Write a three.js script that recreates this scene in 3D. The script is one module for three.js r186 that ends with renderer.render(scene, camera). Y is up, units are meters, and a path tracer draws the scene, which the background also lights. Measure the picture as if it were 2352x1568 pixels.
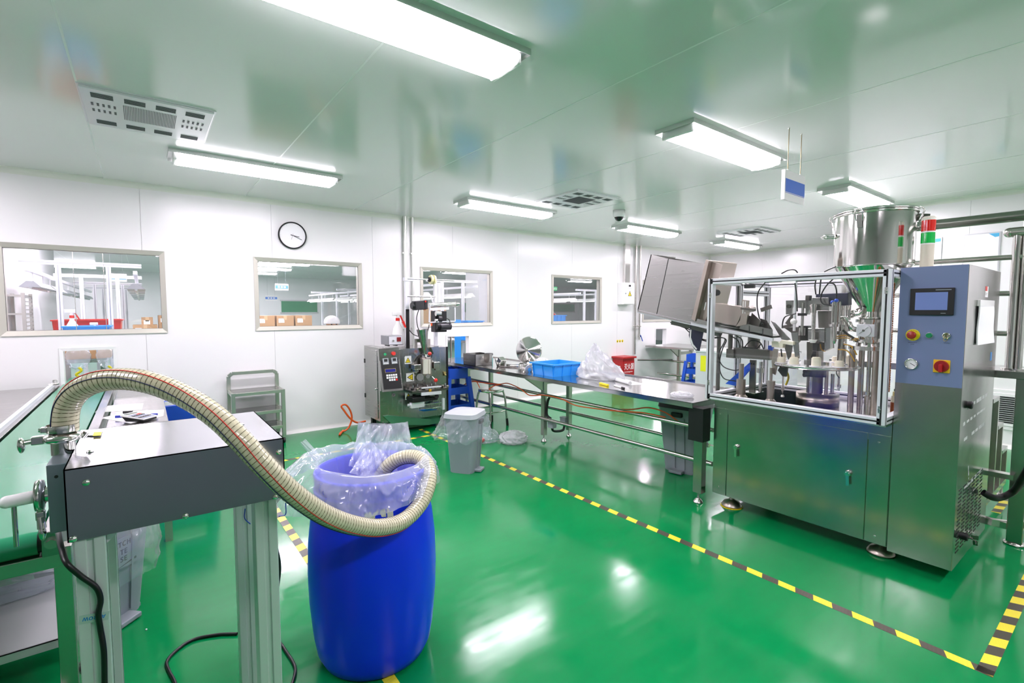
import * as THREE from 'three';
import { mergeGeometries, toCreasedNormals } from 'three/addons/utils/BufferGeometryUtils.js';
import { RoundedBoxGeometry } from 'three/addons/geometries/RoundedBoxGeometry.js';
import { RectAreaLightUniformsLib } from 'three/addons/lights/RectAreaLightUniformsLib.js';
import { MarchingCubes } from 'three/addons/objects/MarchingCubes.js';
import { ImprovedNoise } from 'three/addons/math/ImprovedNoise.js';

// ---------- camera, light level ----------
const F = 1118, PITCH = Math.atan(71.5 / F), YAW = Math.atan(849 / F * Math.cos(PITCH)), EYE = [0, 1.45, 0];
const scene = new THREE.Scene();
scene.background = new THREE.Color(0x000000);
const camera = new THREE.PerspectiveCamera(2 * Math.atan(784 / F) * 180 / Math.PI, 1.5, 0.05, 80);
camera.position.set(...EYE); camera.rotation.order = 'YXZ'; camera.rotation.y = -YAW; camera.rotation.x = -PITCH;
const renderer = new THREE.WebGLRenderer();
renderer.toneMapping = THREE.LinearToneMapping;
renderer.toneMappingExposure = 1.62;
renderer.shadowMap.enabled = true;
RectAreaLightUniformsLib.init();
const LAMP_NITS = 15.0, LENS_GLOW = 17.0, LAMP_COLOR = 0xfceefd;   // ceiling lamps: area light and visible lens

// ---------- pixel of the 2352x1568 photograph -> point on a plane of the room ----------
const FW = [Math.sin(YAW) * Math.cos(PITCH), -Math.sin(PITCH), -Math.cos(YAW) * Math.cos(PITCH)];
const RT = [Math.cos(YAW), 0, Math.sin(YAW)];
const UPV = [Math.sin(YAW) * Math.sin(PITCH), Math.cos(PITCH), -Math.cos(YAW) * Math.sin(PITCH)];
const ray = (x, y) => [0, 1, 2].map(i => FW[i] + RT[i] * (x - 1176) / F - UPV[i] * (y - 784) / F);
const hit = (x, y, axis, v) => { const d = ray(x, y), t = (v - EYE[axis]) / d[axis]; return EYE.map((e, i) => e + d[i] * t); };
const PX = (x, y, X) => hit(x, y, 0, X), PY = (x, y, Y = 0) => hit(x, y, 1, Y), PZ = (x, y, Z) => hit(x, y, 2, Z);
const depthOf = p => [0, 1, 2].reduce((s, i) => s + (p[i] - EYE[i]) * FW[i], 0);

// ---------- random, noise ----------
let seed = 7;
const rnd = () => { seed = (seed * 1664525 + 1013904223) >>> 0; return seed / 4294967296; };
const rr = (a, b) => a + (b - a) * rnd();
const noise = new ImprovedNoise();
const fbm = (x, y, z, o = 4) => { let s = 0, a = 0.5; for (let i = 0; i < o; i++) { s += a * noise.noise(x, y, z); x *= 2.03; y *= 2.03; z *= 2.03; a *= 0.5; } return s; };

// ---------- geometry ----------
const V = (a) => new THREE.Vector3(a[0], a[1], a[2]);
const mv = (g, x, y, z) => { g.translate(x, y, z); return g; };
function B(x0, x1, y0, y1, z0, z1, r = 0) {
  if (x1 < x0) [x0, x1] = [x1, x0]; if (y1 < y0) [y0, y1] = [y1, y0]; if (z1 < z0) [z0, z1] = [z1, z0];
  const g = r ? new RoundedBoxGeometry(x1 - x0, y1 - y0, z1 - z0, 2, Math.min(r, (x1 - x0) / 2.01, (y1 - y0) / 2.01, (z1 - z0) / 2.01)) : new THREE.BoxGeometry(x1 - x0, y1 - y0, z1 - z0);
  return mv(g, (x0 + x1) / 2, (y0 + y1) / 2, (z0 + z1) / 2);
}
const BC = (p, w, h, d, r = 0) => B(p[0] - w / 2, p[0] + w / 2, p[1] - h / 2, p[1] + h / 2, p[2] - d / 2, p[2] + d / 2, r);
function along(g, p, q) {                       // geometry built along +y from 0, laid from p to q
  const d = V(q).sub(V(p));
  g.applyQuaternion(new THREE.Quaternion().setFromUnitVectors(new THREE.Vector3(0, 1, 0), d.clone().normalize()));
  return mv(g, ...p);
}
function C(p, q, r0, r1 = r0, seg = 16, open = false) {
  const l = V(q).distanceTo(V(p)), g = new THREE.CylinderGeometry(r1, r0, l, seg, 1, open);
  return along(mv(g, 0, l / 2, 0), p, q);
}
function bar(p, q, w, d, up = [0, 1, 0], r = 0) {      // beam from p to q, w across, d along 'up'
  const z = V(q).sub(V(p)), l = z.length(); z.normalize();
  const x = V(up).cross(z).normalize(), y = z.clone().cross(x);
  const g = r ? new RoundedBoxGeometry(w, d, l, 2, r) : new THREE.BoxGeometry(w, d, l);
  mv(g, 0, 0, l / 2);
  g.applyMatrix4(new THREE.Matrix4().makeBasis(x, y, z)); return mv(g, ...p);
}
function T(pts, r, n = pts.length * 8, rad = 8, closed = false) {
  return new THREE.TubeGeometry(new THREE.CatmullRomCurve3(pts.map(V), closed, 'centripetal'), n, r, rad, closed);
}
function Lt(prof, at = [0, 0, 0], seg = 32) { return mv(new THREE.LatheGeometry(prof.map(p => new THREE.Vector2(...p)), seg), ...at); }
const S = (p, r, w = 16, h = 10) => mv(new THREE.SphereGeometry(r, w, h), ...p);
function prism(pts, dir, bevel = 0) {           // planar polygon of 3-D points, pushed along dir
  const o = V(pts[0]), e1 = V(pts[1]).sub(o).normalize(); let n = V(dir).normalize();
  const e2 = n.clone().cross(e1).normalize(); n = e1.clone().cross(e2);
  const sh = new THREE.Shape(pts.map(p => { const d = V(p).sub(o); return new THREE.Vector2(d.dot(e1), d.dot(e2)); }));
  const g = new THREE.ExtrudeGeometry(sh, { depth: V(dir).length(), bevelEnabled: bevel > 0, bevelSize: bevel, bevelThickness: bevel, bevelSegments: 1, curveSegments: 4 });
  g.applyMatrix4(new THREE.Matrix4().makeBasis(e1, e2, n)); return mv(g, ...pts[0]);
}
const plateX = (pxs, X, t, bevel) => prism(pxs.map(p => PX(p[0], p[1], X)), [t, 0, 0], bevel);   // outline seen in the plane x = X
const plateZ = (pxs, Z, t, bevel) => prism(pxs.map(p => PZ(p[0], p[1], Z)), [0, 0, -t], bevel);
function rodX(px, y0, y1, w, X, w1 = w, seg = 16) {   // upright rod in the plane x = X: pixel column, top and bottom rows, width in pixels
  const a = PX(px, y1, X), b = PX(px, y0, X), k = depthOf(a) / F / 2; b[2] = a[2];
  return C(a, b, w * k, w1 * k, seg);
}
const px2m = (p, w) => w * depthOf(p) / F;
const turn = (g, axis, a, c = [0, 0, 0]) => { mv(g, -c[0], -c[1], -c[2]); g['rotate' + axis](a); return mv(g, ...c); };

// ---------- things and parts ----------
const taken = {}, base = new Map();
const numbered = n => { const k = taken[n] = (taken[n] || 0) + 1; return k === 1 ? n : n + '_' + String(k - 1).padStart(3, '0'); };
function clean(g) {
  g = g.index ? g.toNonIndexed() : g;
  for (const k of Object.keys(g.attributes)) if (k !== 'position' && k !== 'normal' && k !== 'uv') g.deleteAttribute(k);
  return g;
}
function boxUv(g) {                              // uv in metres, by the face's main direction
  const p = g.attributes.position, uv = new Float32Array(p.count * 2), a = new THREE.Vector3(), b = new THREE.Vector3(), c = new THREE.Vector3();
  for (let i = 0; i < p.count; i += 3) {
    a.fromBufferAttribute(p, i); b.fromBufferAttribute(p, i + 1).sub(a); c.fromBufferAttribute(p, i + 2).sub(a); b.cross(c);
    const X = Math.abs(b.x), Y = Math.abs(b.y), Z = Math.abs(b.z);
    for (let k = i; k < i + 3; k++) { const x = p.getX(k), y = p.getY(k), z = p.getZ(k); const [u, v] = Y >= X && Y >= Z ? [x, z] : X >= Z ? [z, y] : [x, y]; uv[2 * k] = u; uv[2 * k + 1] = v; }
  }
  g.setAttribute('uv', new THREE.BufferAttribute(uv, 2)); return g;
}
function mesh(name, geos, mat, keepUv = false) {
  let g = Array.isArray(geos) ? mergeGeometries(geos.map(clean)) : clean(geos);
  if (!keepUv) boxUv(g);
  const m = new THREE.Mesh(g, mat); m.name = name; m.castShadow = m.receiveShadow = true; return m;
}
const offOf = o => { let s = [0, 0, 0]; for (; o && o !== scene; o = o.parent) s = [s[0] + o.position.x, s[1] + o.position.y, s[2] + o.position.z]; return s; };
function obj(name, geos, mat, parent = scene, keepUv = false) {      // geometry is given in room coordinates
  const m = mesh(parent === scene ? numbered(name) : name, geos, mat, keepUv);
  if (parent !== scene) { const o = offOf(parent); m.geometry.translate(-o[0], -o[1], -o[2]); }
  parent.add(m); return m;
}
function tag(o, label, category, group) { o.userData.label = label; o.userData.category = category; if (group) o.userData.group = group; return o; }
function thing(name, label, category, at = [0, 0, 0], group) {
  const o = new THREE.Group(); o.name = numbered(name); o.position.set(...at); scene.add(o); return tag(o, label, category, group);
}
function one(name, geos, mat, label, category, group) {              // a thing that is a single mesh
  const m = obj(name, geos, mat); m.geometry.computeBoundingBox();
  const b = m.geometry.boundingBox, c = [(b.min.x + b.max.x) / 2, b.min.y, (b.min.z + b.max.z) / 2];
  m.geometry.translate(-c[0], -c[1], -c[2]); m.position.set(...c); return tag(m, label, category, group);
}
const struct = (name, geos, mat) => { const m = obj(name, geos, mat); m.userData.kind = 'structure'; return m; };
const structGroup = name => { const o = new THREE.Group(); o.name = name; o.userData.kind = 'structure'; scene.add(o); return o; };
function copy(o, x, y, z, turnY = 0, label) {
  const c = o.clone(); c.name = numbered(o.name.replace(/_\d{3}$/, '')); scene.add(c); c.position.set(x, y, z); c.rotation.y = turnY;
  c.userData = { ...o.userData }; if (label) c.userData.label = label; return c;
}

// ---------- materials ----------
const hex = c => new THREE.Color(c);
const mat = (c, rough = 0.5, metal = 0, more = {}) => new THREE.MeshPhysicalMaterial({ color: hex(c), roughness: rough, metalness: metal, ...more });
function dataTex(n, fn, srgb = false, m = n) {
  const d = new Uint8Array(n * m * 4), cl = v => Math.max(0, Math.min(255, Math.round(v)));
  for (let j = 0; j < m; j++) for (let i = 0; i < n; i++) { const v = fn(i / n, j / m); const k = 4 * (j * n + i); const a = Array.isArray(v) ? v : [v, v, v]; d[k] = cl(a[0]); d[k + 1] = cl(a[1]); d[k + 2] = cl(a[2]); d[k + 3] = 255; }
  const t = new THREE.DataTexture(d, n, m); t.wrapS = t.wrapT = THREE.RepeatWrapping; t.magFilter = t.minFilter = THREE.LinearFilter; if (srgb) t.colorSpace = THREE.SRGBColorSpace; t.needsUpdate = true; return t;
}
function canvasTex(w, h, draw, repeat) {
  const c = document.createElement('canvas'); c.width = w; c.height = h; const g = c.getContext('2d'); draw(g, w, h);
  const t = new THREE.CanvasTexture(c); t.colorSpace = THREE.SRGBColorSpace; if (repeat) { t.wrapS = t.wrapT = THREE.RepeatWrapping; t.repeat.set(...repeat); } return t;
}
const tile = (fx, fy) => (u, v, s, o = 4) => { // tileable noise
  const n = (x, y) => fbm(x * fx, y * fy, s, o);
  const w = [(1 - u) * (1 - v), u * (1 - v), (1 - u) * v, u * v];
  return (n(u, v) * w[0] + n(u - 1, v) * w[1] + n(u, v - 1) * w[2] + n(u - 1, v - 1) * w[3]) / Math.hypot(...w);
};
// stainless sheet: fine brushing in the gloss, a few scratches
const brushN = tile(2, 90), blotN = tile(5, 5);
const brushTex = dataTex(256, (u, v) => 118 + 60 * brushN(u, v, 3.1, 3) + 30 * blotN(u, v, 8.2));
const brushV = brushTex.clone(); brushV.rotation = Math.PI / 2; brushV.needsUpdate = true;
const smudge = dataTex(256, (u, v) => 128 + 60 * blotN(u, v, 1.7));
const M = {
  steel: mat(0xaeadaa, 0.52, 1, { roughnessMap: brushTex }),
  steelV: mat(0xaeadaa, 0.52, 1, { roughnessMap: brushV }),
  steelSide: mat(0xaeadaa, 0.42, 1, { roughnessMap: smudge }),
  bright: mat(0xe2e0dc, 0.1, 1),
  chrome: mat(0xdedcd8, 0.16, 1),
  tubeSteel: mat(0xc9c6c0, 0.24, 1),
  warmSteel: mat(0xb9aea4, 0.36, 1),
  darkSteel: mat(0x77736e, 0.34, 1),
  alu: mat(0xe8e9ee, 0.32, 0.2),
  aluSatin: mat(0xc5c7c9, 0.45, 0.9),
  slot: mat(0x17181a, 0.5),
  black: mat(0x121214, 0.45),
  rubber: mat(0x0d0d0e, 0.55),
  cable: mat(0x0c0c0d, 0.38),
  white: mat(0xf2f2f0, 0.4),
  whiteGloss: mat(0xf4f4f2, 0.18),
  paper: mat(0xf5f5f6, 0.8),
  cream: mat(0xece6cf, 0.42),
  glass: new THREE.MeshPhysicalMaterial({ color: 0xffffff, roughness: 0.0, transmission: 1, thickness: 0, ior: 1.5 }),
  film: new THREE.MeshPhysicalMaterial({ color: 0xf4f7fb, roughness: 0.16, transmission: 0.86, thickness: 0, ior: 1.5, side: THREE.DoubleSide }),
  filmMilky: new THREE.MeshPhysicalMaterial({ color: 0xf2f3f5, roughness: 0.22, transmission: 0.6, thickness: 0, ior: 1.5, side: THREE.DoubleSide }),
  orange: mat(0xe0591a, 0.4),
  red: mat(0xb5161c, 0.35),
  redPlastic: mat(0xd8231c, 0.3),
  bluePlastic: mat(0x2a9cf5, 0.32),
  blueStool: mat(0x1b4fc0, 0.36),
  drumBlue: mat(0x0c30f0, 0.34),
  greyBin: mat(0x8f979c, 0.45),
  panelWhite: mat(0xebebea, 0.25),
  panelCeil: mat(0xe2e6e2, 0.13),
  frame: mat(0xc9c7bb, 0.4, 0.5),
  plasticGrey: mat(0x9aa0a6, 0.4),
  carton: mat(0xb08d66, 0.85),
  navy: mat(0x23273f, 0.5),
  yellow: mat(0xf3e11a, 0.45),
  panelBlue: mat(0x7583ab, 0.42),
};
// ================= THE ROOM =================
const WZ = -6.1, CY = 2.692, XF = 10.18, XN = 7.22, JOG = -2.45, XL = -6.5, ZB = 4.2;
// floor: green epoxy, worn and scuffed
{
  const a = tile(4, 4), b = tile(22, 22), c = tile(9, 60);
  const colour = dataTex(512, (u, v) => { const k = 1 + 0.07 * a(u, v, 2.2) + 0.03 * b(u, v, 5.1) + 0.03 * c(u, v, 7.7); return [Math.max(0, 4 * k + 5 * Math.max(0, b(u, v, 9.4))), 133 * k, 70 * k]; }, true);
  const rough = dataTex(512, (u, v) => 64 + 40 * a(u, v, 4.4) + 40 * b(u, v, 1.4) + 40 * c(u, v, 3.2));
  for (const t of [colour, rough]) t.repeat.set(1 / 2.6, 1 / 2.6);
  const m = mat(0xffffff, 0.55, 0, { map: colour, roughnessMap: rough, ior: 1.42 });
  struct('floor', B(XL - .1, XF + .1, -0.08, 0, -6.16, ZB + .1), m);
}
// ceiling: coated steel panels with sealed joints
{
  const c = structGroup('ceiling'), sealM = mat(0xe8ece8, .4);
  obj('core', [B(XL - .1, XF + .1, CY + .014, CY + .1, -6.16, JOG - .001), B(XL - .1, XN + .1, CY + .014, CY + .1, JOG, ZB + .1)], M.panelCeil, c);
  const cuts = [XL]; for (let x = -4.96; x < XF; x += 1.18) cuts.push(x); cuts.push(XF);
  for (let i = 0; i + 1 < cuts.length; i++) {
    const x0 = cuts[i], x1 = cuts[i + 1];
    if (x0 < XN) obj('panel', B(x0 + .004, Math.min(x1, XN) - .004, CY, CY + .013, (x1 > XN ? JOG : WZ), ZB), M.panelCeil, c);
    if (x1 > XN) obj('panel', B(x0 + .004, x1 - .004, CY, CY + .013, WZ, JOG), M.panelCeil, c);
    if (i) obj('joint_sealant', B(x0 - .005, x0 + .005, CY - .0008, CY + .01, WZ, x0 > XN ? JOG : ZB), sealM, c);
  }
}
// back wall: sandwich panels, five windows, three hatches
const WINS = [[-1.0, 0.2], [1.005, 2.232], [3.045, 4.25], [5.45, 6.66], [7.84, 9.05]], WY0 = 1.222, WY1 = 2.045;
const HATCH = [[-.628, -.214], [3.436, 3.85], [8.25, 8.66]], HY0 = 0.7, HY1 = 1.1;
const wallHoles = [...WINS.map(w => [w[0] + .03, w[1] - .03, WY0 + .03, WY1 - .03]), ...HATCH.map(w => [w[0] + .02, w[1] - .02, HY0 + .02, HY1 - .02])];
function holed(x0, x1, y0, y1, z0, z1, holes) {       // boxes of a wall strip with openings left out
  const xs = [x0, x1]; for (const h of holes) for (const x of [h[0], h[1]]) if (x > x0 && x < x1) xs.push(x);
  xs.sort((a, b) => a - b); const out = [];
  for (let i = 0; i + 1 < xs.length; i++) {
    if (xs[i + 1] - xs[i] < 1e-4) continue; const m = (xs[i] + xs[i + 1]) / 2; let y = y0;
    for (const h of holes.filter(h => m > h[0] && m < h[1]).sort((a, b) => a[2] - b[2])) { if (h[2] > y) out.push(B(xs[i], xs[i + 1], y, h[2], z0, z1)); y = h[3]; }
    if (y < y1) out.push(B(xs[i], xs[i + 1], y, y1, z0, z1));
  }
  return out;
}
{
  const w = structGroup('wall_back');
  obj('core', holed(XL, XF, 0, CY, WZ - .06, WZ - .009, wallHoles), M.panelWhite, w);
  const cuts = [XL]; for (let x = -4.7; x < XF; x += 1.18) cuts.push(x); cuts.push(XF);
  for (let i = 0; i + 1 < cuts.length; i++) obj('panel', holed(cuts[i] + .0012, cuts[i + 1] - .0012, 0, CY, WZ - .008, WZ, wallHoles), M.panelWhite, w);
}
function wallX(name, X, z0, z1, side) {               // wall across x with panel joints; side = direction the room lies
  const w = structGroup(name);
  obj('core', B(X, X - side * .06, 0, CY, z0, z1), M.panelWhite, w);
  for (let z = z0; z < z1 - .01; z += 1.18) obj('panel', B(X, X + side * .008, 0, CY, z + .0012, Math.min(z + 1.18, z1) - .0012), M.panelWhite, w);
}
wallX('wall_far', XF + .008, WZ, JOG, -1);
wallX('wall_right', XN + .008, JOG, ZB, -1);
wallX('wall_left', XL - .008, WZ, ZB, 1);
struct('wall_jog', B(XN + .07, XF, 0, CY, JOG, JOG + .06), M.panelWhite);
struct('wall_front', B(XL, XN, 0, CY, ZB, ZB + .06), M.panelWhite);
// coved trims at ceiling and floor
function cove(p, q, inward, up, r) {                   // concave quarter-round strip from p to q
  const d = V(q).sub(V(p)), n = V(inward), sh = [];
  sh.push([0, 0]); sh.push([r, 0]); for (let i = 1; i < 6; i++) { const a = i / 6 * Math.PI / 2; sh.push([r - r * Math.sin(a), r - r * Math.cos(a)]); } sh.push([0, r]);
  return prism(sh.map(([a, b]) => V(p).addScaledVector(n, a).add(new THREE.Vector3(0, up * b, 0)).toArray()), d.toArray());
}
const coveMat = mat(0xdfe3d8, 0.35), footMat = mat(0xe9e9e4, 0.35);
struct('trim_1', cove([XL, CY, WZ], [XF, CY, WZ], [0, 0, 1], -1, .05), coveMat);
struct('trim_2', cove([XF, CY, WZ], [XF, CY, JOG], [-1, 0, 0], -1, .05), coveMat);
struct('trim_3', cove([XN, CY, JOG], [XN, CY, ZB], [-1, 0, 0], -1, .05), coveMat);
struct('trim_4', B(XF - .04, XF, 0.04, CY - .05, WZ, WZ + .04), coveMat);
struct('baseboard_back', cove([XL, 0, WZ], [XF, 0, WZ], [0, 0, 1], 1, .045), footMat);
struct('baseboard_far', cove([XF, 0, WZ], [XF, 0, JOG], [-1, 0, 0], 1, .045), footMat);
struct('baseboard_right', cove([XN, 0, JOG], [XN, 0, ZB], [-1, 0, 0], 1, .045), footMat);
// windows: mitred satin frame and a pane
function frameRing(x0, x1, y0, y1, w, z0, z1, zs) {    // four mitred members; inner edge steps back to zs
  const o = [[x0, y0], [x1, y0], [x1, y1], [x0, y1]], i = [[x0 + w, y0 + w], [x1 - w, y0 + w], [x1 - w, y1 - w], [x0 + w, y1 - w]];
  return [0, 1, 2, 3].map(k => {
    const n = (k + 1) % 4, q = [o[k], o[n], i[n], i[k]], pos = [], f = (a, b, c) => pos.push(...a, ...b, ...c);
    const fr = q.map((p, j) => [p[0], p[1], j < 2 ? z1 : zs]), bk = q.map(p => [p[0], p[1], z0]);
    const quad = (a, b, c, d) => { f(a, b, c); f(a, c, d); };
    quad(fr[0], fr[1], fr[2], fr[3]); quad(bk[1], bk[0], bk[3], bk[2]);
    for (let j = 0; j < 4; j++) { const l = (j + 1) % 4; quad(bk[j], bk[l], fr[l], fr[j]); }
    const g = new THREE.BufferGeometry(); g.setAttribute('position', new THREE.Float32BufferAttribute(pos, 3)); g.computeVertexNormals(); return g;
  });
}
WINS.forEach(([x0, x1], k) => {
  const w = structGroup('window_' + (k + 1));
  for (const g of frameRing(x0, x1, WY0, WY1, .045, WZ - .075, WZ + .014, WZ + .004)) obj('frame_member', g, M.frame, w);
  obj('pane', B(x0 + .03, x1 - .03, WY0 + .03, WY1 - .03, WZ - .012, WZ - .006), M.glass, w);
  obj('pane', B(x0 + .03, x1 - .03, WY0 + .03, WY1 - .03, WZ - .06, WZ - .054), M.glass, w);
  obj('gasket', frameRing(x0 + .04, x1 - .04, WY0 + .04, WY1 - .04, .007, WZ - .01, WZ - .003, WZ - .003), M.slot, w);
});
HATCH.forEach(([x0, x1], k) => {
  const w = structGroup('window_' + (k + 6));
  for (const g of frameRing(x0, x1, HY0, HY1, .028, WZ - .09, WZ + .01, WZ + .006)) obj('frame_member', g, M.panelWhite, w);
});
// ceiling lamps
const lampParts = (() => {
  const tray = mat(0xd2d6d2, 0.3, 0.8), lens = new THREE.MeshPhysicalMaterial({ color: 0xffffff, roughness: 0.5, emissive: hex(LAMP_COLOR), emissiveIntensity: LENS_GLOW });
  const gl = (() => {                                   // trapezoid lens, round-shouldered ends
    const prof = [[-.125, 0], [.125, 0], [.125, -.018], [.098, -.055], [.06, -.064], [-.06, -.064], [-.098, -.055], [-.125, -.018]];
    return prism(prof.map(([z, y]) => [-.6, y - .012, z]), [1.2, 0, 0]);
  })();
  return {
    tray: mesh('tray', [B(-.66, .66, -.014, 0, -.15, .15), B(-.66, .66, -.03, -.014, -.15, -.146), B(-.66, .66, -.03, -.014, .146, .15), B(-.66, -.656, -.03, -.014, -.146, .146), B(.656, .66, -.03, -.014, -.146, .146)], tray),
    lens: mesh('lens', gl, lens),
    ends: [-1, 1].map(s => mesh('lens_end', mv(B(-.014, .014, -.07, -.014, -.118, .118, .01), s * .615, 0, 0), M.whiteGloss)),
  };
})();
const lamps = [];
function lamp(x, z, label, y = CY, group = 'ceiling lamps', nits = LAMP_NITS) {
  const o = thing('ceiling_lamp', label, 'ceiling lamp', [x, y, z], group);
  for (const m of [lampParts.tray, lampParts.lens, ...lampParts.ends]) { const c = m.clone(); o.add(c); }
  const l = new THREE.RectAreaLight(LAMP_COLOR, nits, 1.18, .22); l.position.set(x, y - .085, z); l.rotation.x = -Math.PI / 2; l.castShadow = true; scene.add(l);
  lamps.push(o); return o;
}
lamp(.865, -2.01, 'large ceiling lamp with white lens over the blue drum');
lamp(.865, -4.76, 'ceiling lamp beside the large square vent, above the wall clock');
lamp(3.54, -4.76, 'ceiling lamp between the vertical wall pipes and the ceiling vent');
lamp(3.54, -2.01, 'ceiling lamp beside the hanging blue and white sign');
lamp(6.22, -4.76, 'ceiling lamp behind the dome camera');
lamp(6.22, -2.01, 'ceiling lamp above the steel hopper tank');
lamp(8.84, -4.76, 'smallest ceiling lamp in the far corner by the wall joint');
for (const [x, z] of [[-1.81, -4.76], [-1.81, -2.01], [.865, .74], [3.54, .74], [6.22, .74]]) lamp(x, z, 'ceiling lamp of the same rows outside the picture', CY, 'ceiling lamps out of view');
// square ceiling vents
{
  const hole = mat(0x4d5354, 0.6), face = mat(0xd6dad9, 0.35, 0.3);
  const slotA = new THREE.BoxGeometry(.1, .003, .0075), slotB = new THREE.BoxGeometry(.011, .003, .045), slotC = new THREE.BoxGeometry(.0035, .002, .27);
  const at = (g, x, z) => mv(g.clone(), x, -.0185, z);
  const f = mesh('face_plate', [B(-.32, .32, -.018, -.004, -.34, .34, .004), B(-.33, .33, -.006, 0, -.35, .35)], face);
  const banks = [];
  for (const [z0, ok] of [[.245, 1], [-.245, 1]]) for (let c = 0; c < 4; c++) banks.push(mesh('slot_bank', [0, 1, 2, 3, 4].map(i => at(slotA, -.225 + c * .15, z0 + (i - 2) * .016)), hole));
  for (const s of [-1, 1]) for (const z of [.09, -.02]) banks.push(mesh('slot_bank', [0, 1, 2, 3, 4].map(i => at(slotB, s * .225 + (i - 2) * .026, z)), hole));
  const fins = []; for (let i = 0; i < 34; i++) fins.push(at(slotC, -.13 + i * .0079, .03));
  banks.push(mesh('return_grille', fins, hole));
  [[.087, -3.96, 'square ceiling vent with slot grilles over the conveyor corner'], [3.93, -3.98, 'square ceiling vent beside the white dome camera'], [7.68, -3.95, 'square ceiling vent near the far corner lamp']].forEach(([x, z, l]) => {
    const o = thing('ceiling_vent', l, 'vent', [x, CY, z], 'ceiling vents'); o.add(f.clone()); for (const b of banks) o.add(b.clone());
  });
}
// dome camera
{
  const p = [4.78, CY, -4.1], o = thing('dome_camera', 'white dome security camera with dark bubble under the ceiling', 'camera', p);
  obj('housing', Lt([[0, 0], [.075, 0], [.075, -.05], [.07, -.075], [.058, -.08], [0, -.08]].reverse(), p, 28), M.whiteGloss, o);
  obj('bubble', mv(new THREE.SphereGeometry(.055, 20, 10, 0, 7, Math.PI / 2, Math.PI / 2), p[0], p[1] - .08, p[2]), mat(0x1c1d20, 0.06), o);
  obj('ring', mv(new THREE.TorusGeometry(.059, .005, 8, 28).rotateX(Math.PI / 2), p[0], p[1] - .08, p[2]), M.white, o);
}
// hanging sign
{
  const z = -1.569, a = PZ(1800, 390, z), b = PZ(1845, 407, z), c = PZ(1795, 456, z), o = thing('hanging_sign', 'white sign with plain blue field hanging on two rods from ceiling', 'sign', [(a[0] + b[0]) / 2, c[1], z]);
  const y1 = (a[1] + PZ(1845, 405, z)[1]) / 2, y0 = (c[1] + PZ(1842, 472, z)[1]) / 2;
  obj('board', B(a[0] - .002, b[0], y0, y1, z - .012, z + .012, .002), M.whiteGloss, o);
  const h = y1 - y0;
  obj('blue_field', B(a[0] + .008, b[0] - .002, y0 + h * .27, y1 - h * .29, z + .012, z + .0132), mat(0x2f6ad0, 0.4), o);
  obj('blue_line', B(a[0] + .008, b[0] - .002, y0 + h * .235, y0 + h * .25, z + .012, z + .0132), mat(0x2f6ad0, 0.4), o);
  for (const x of [3.551, 3.712]) { const ox = x < 3.6 ? a[0] + .06 : b[0] - .05; obj('rod', C([ox, y1 + .012, z], [ox, CY, z], .0028, .0028, 8), mat(0x8a7d60, 0.4, 0.8), o); obj('hook', mv(new THREE.TorusGeometry(.007, .002, 6, 14), ox, y1 + .006, z), M.chrome, o); obj('ceiling_anchor', S([ox, CY - .004, z], .007, 8, 6), M.chrome, o); }
}
// wall clock, quarter past three
{
  const c = PZ(671, 541, WZ), r = .152, z = WZ, o = thing('wall_clock', 'round white wall clock with thin black rim', 'clock', [c[0], c[1] - r, z]);
  obj('rim', mv(Lt([[r - .02, 0], [r, 0], [r + .004, .02], [r, .036], [r - .01, .036], [r - .012, .016]], [0, 0, 0], 56).rotateX(Math.PI / 2), c[0], c[1], z), M.black, o);
  obj('dial', C([c[0], c[1], z + .002], [c[0], c[1], z + .018], r - .008, r - .008, 56), M.paper, o);
  const tickMat = mat(0xc9cacc, 0.6), hand = (n, a, l, w, d) => obj(n, turn(B(c[0] - w, c[0] + w, c[1] - .02, c[1] + l, z + d, z + d + .0015), 'Z', -a, c), M.black, o);
  hand('hour_hand', 1.75, .075, .0032, .02); hand('minute_hand', 1.98, .11, .0024, .022); hand('second_hand', 3.45, .05, .001, .024);
  for (let i = 0; i < 12; i++) obj('hour_mark', turn(B(c[0] - .0012, c[0] + .0012, c[1] + r - .03, c[1] + r - .02, z + .018, z + .0186), 'Z', i * Math.PI / 6, c), tickMat, o);
}
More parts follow.
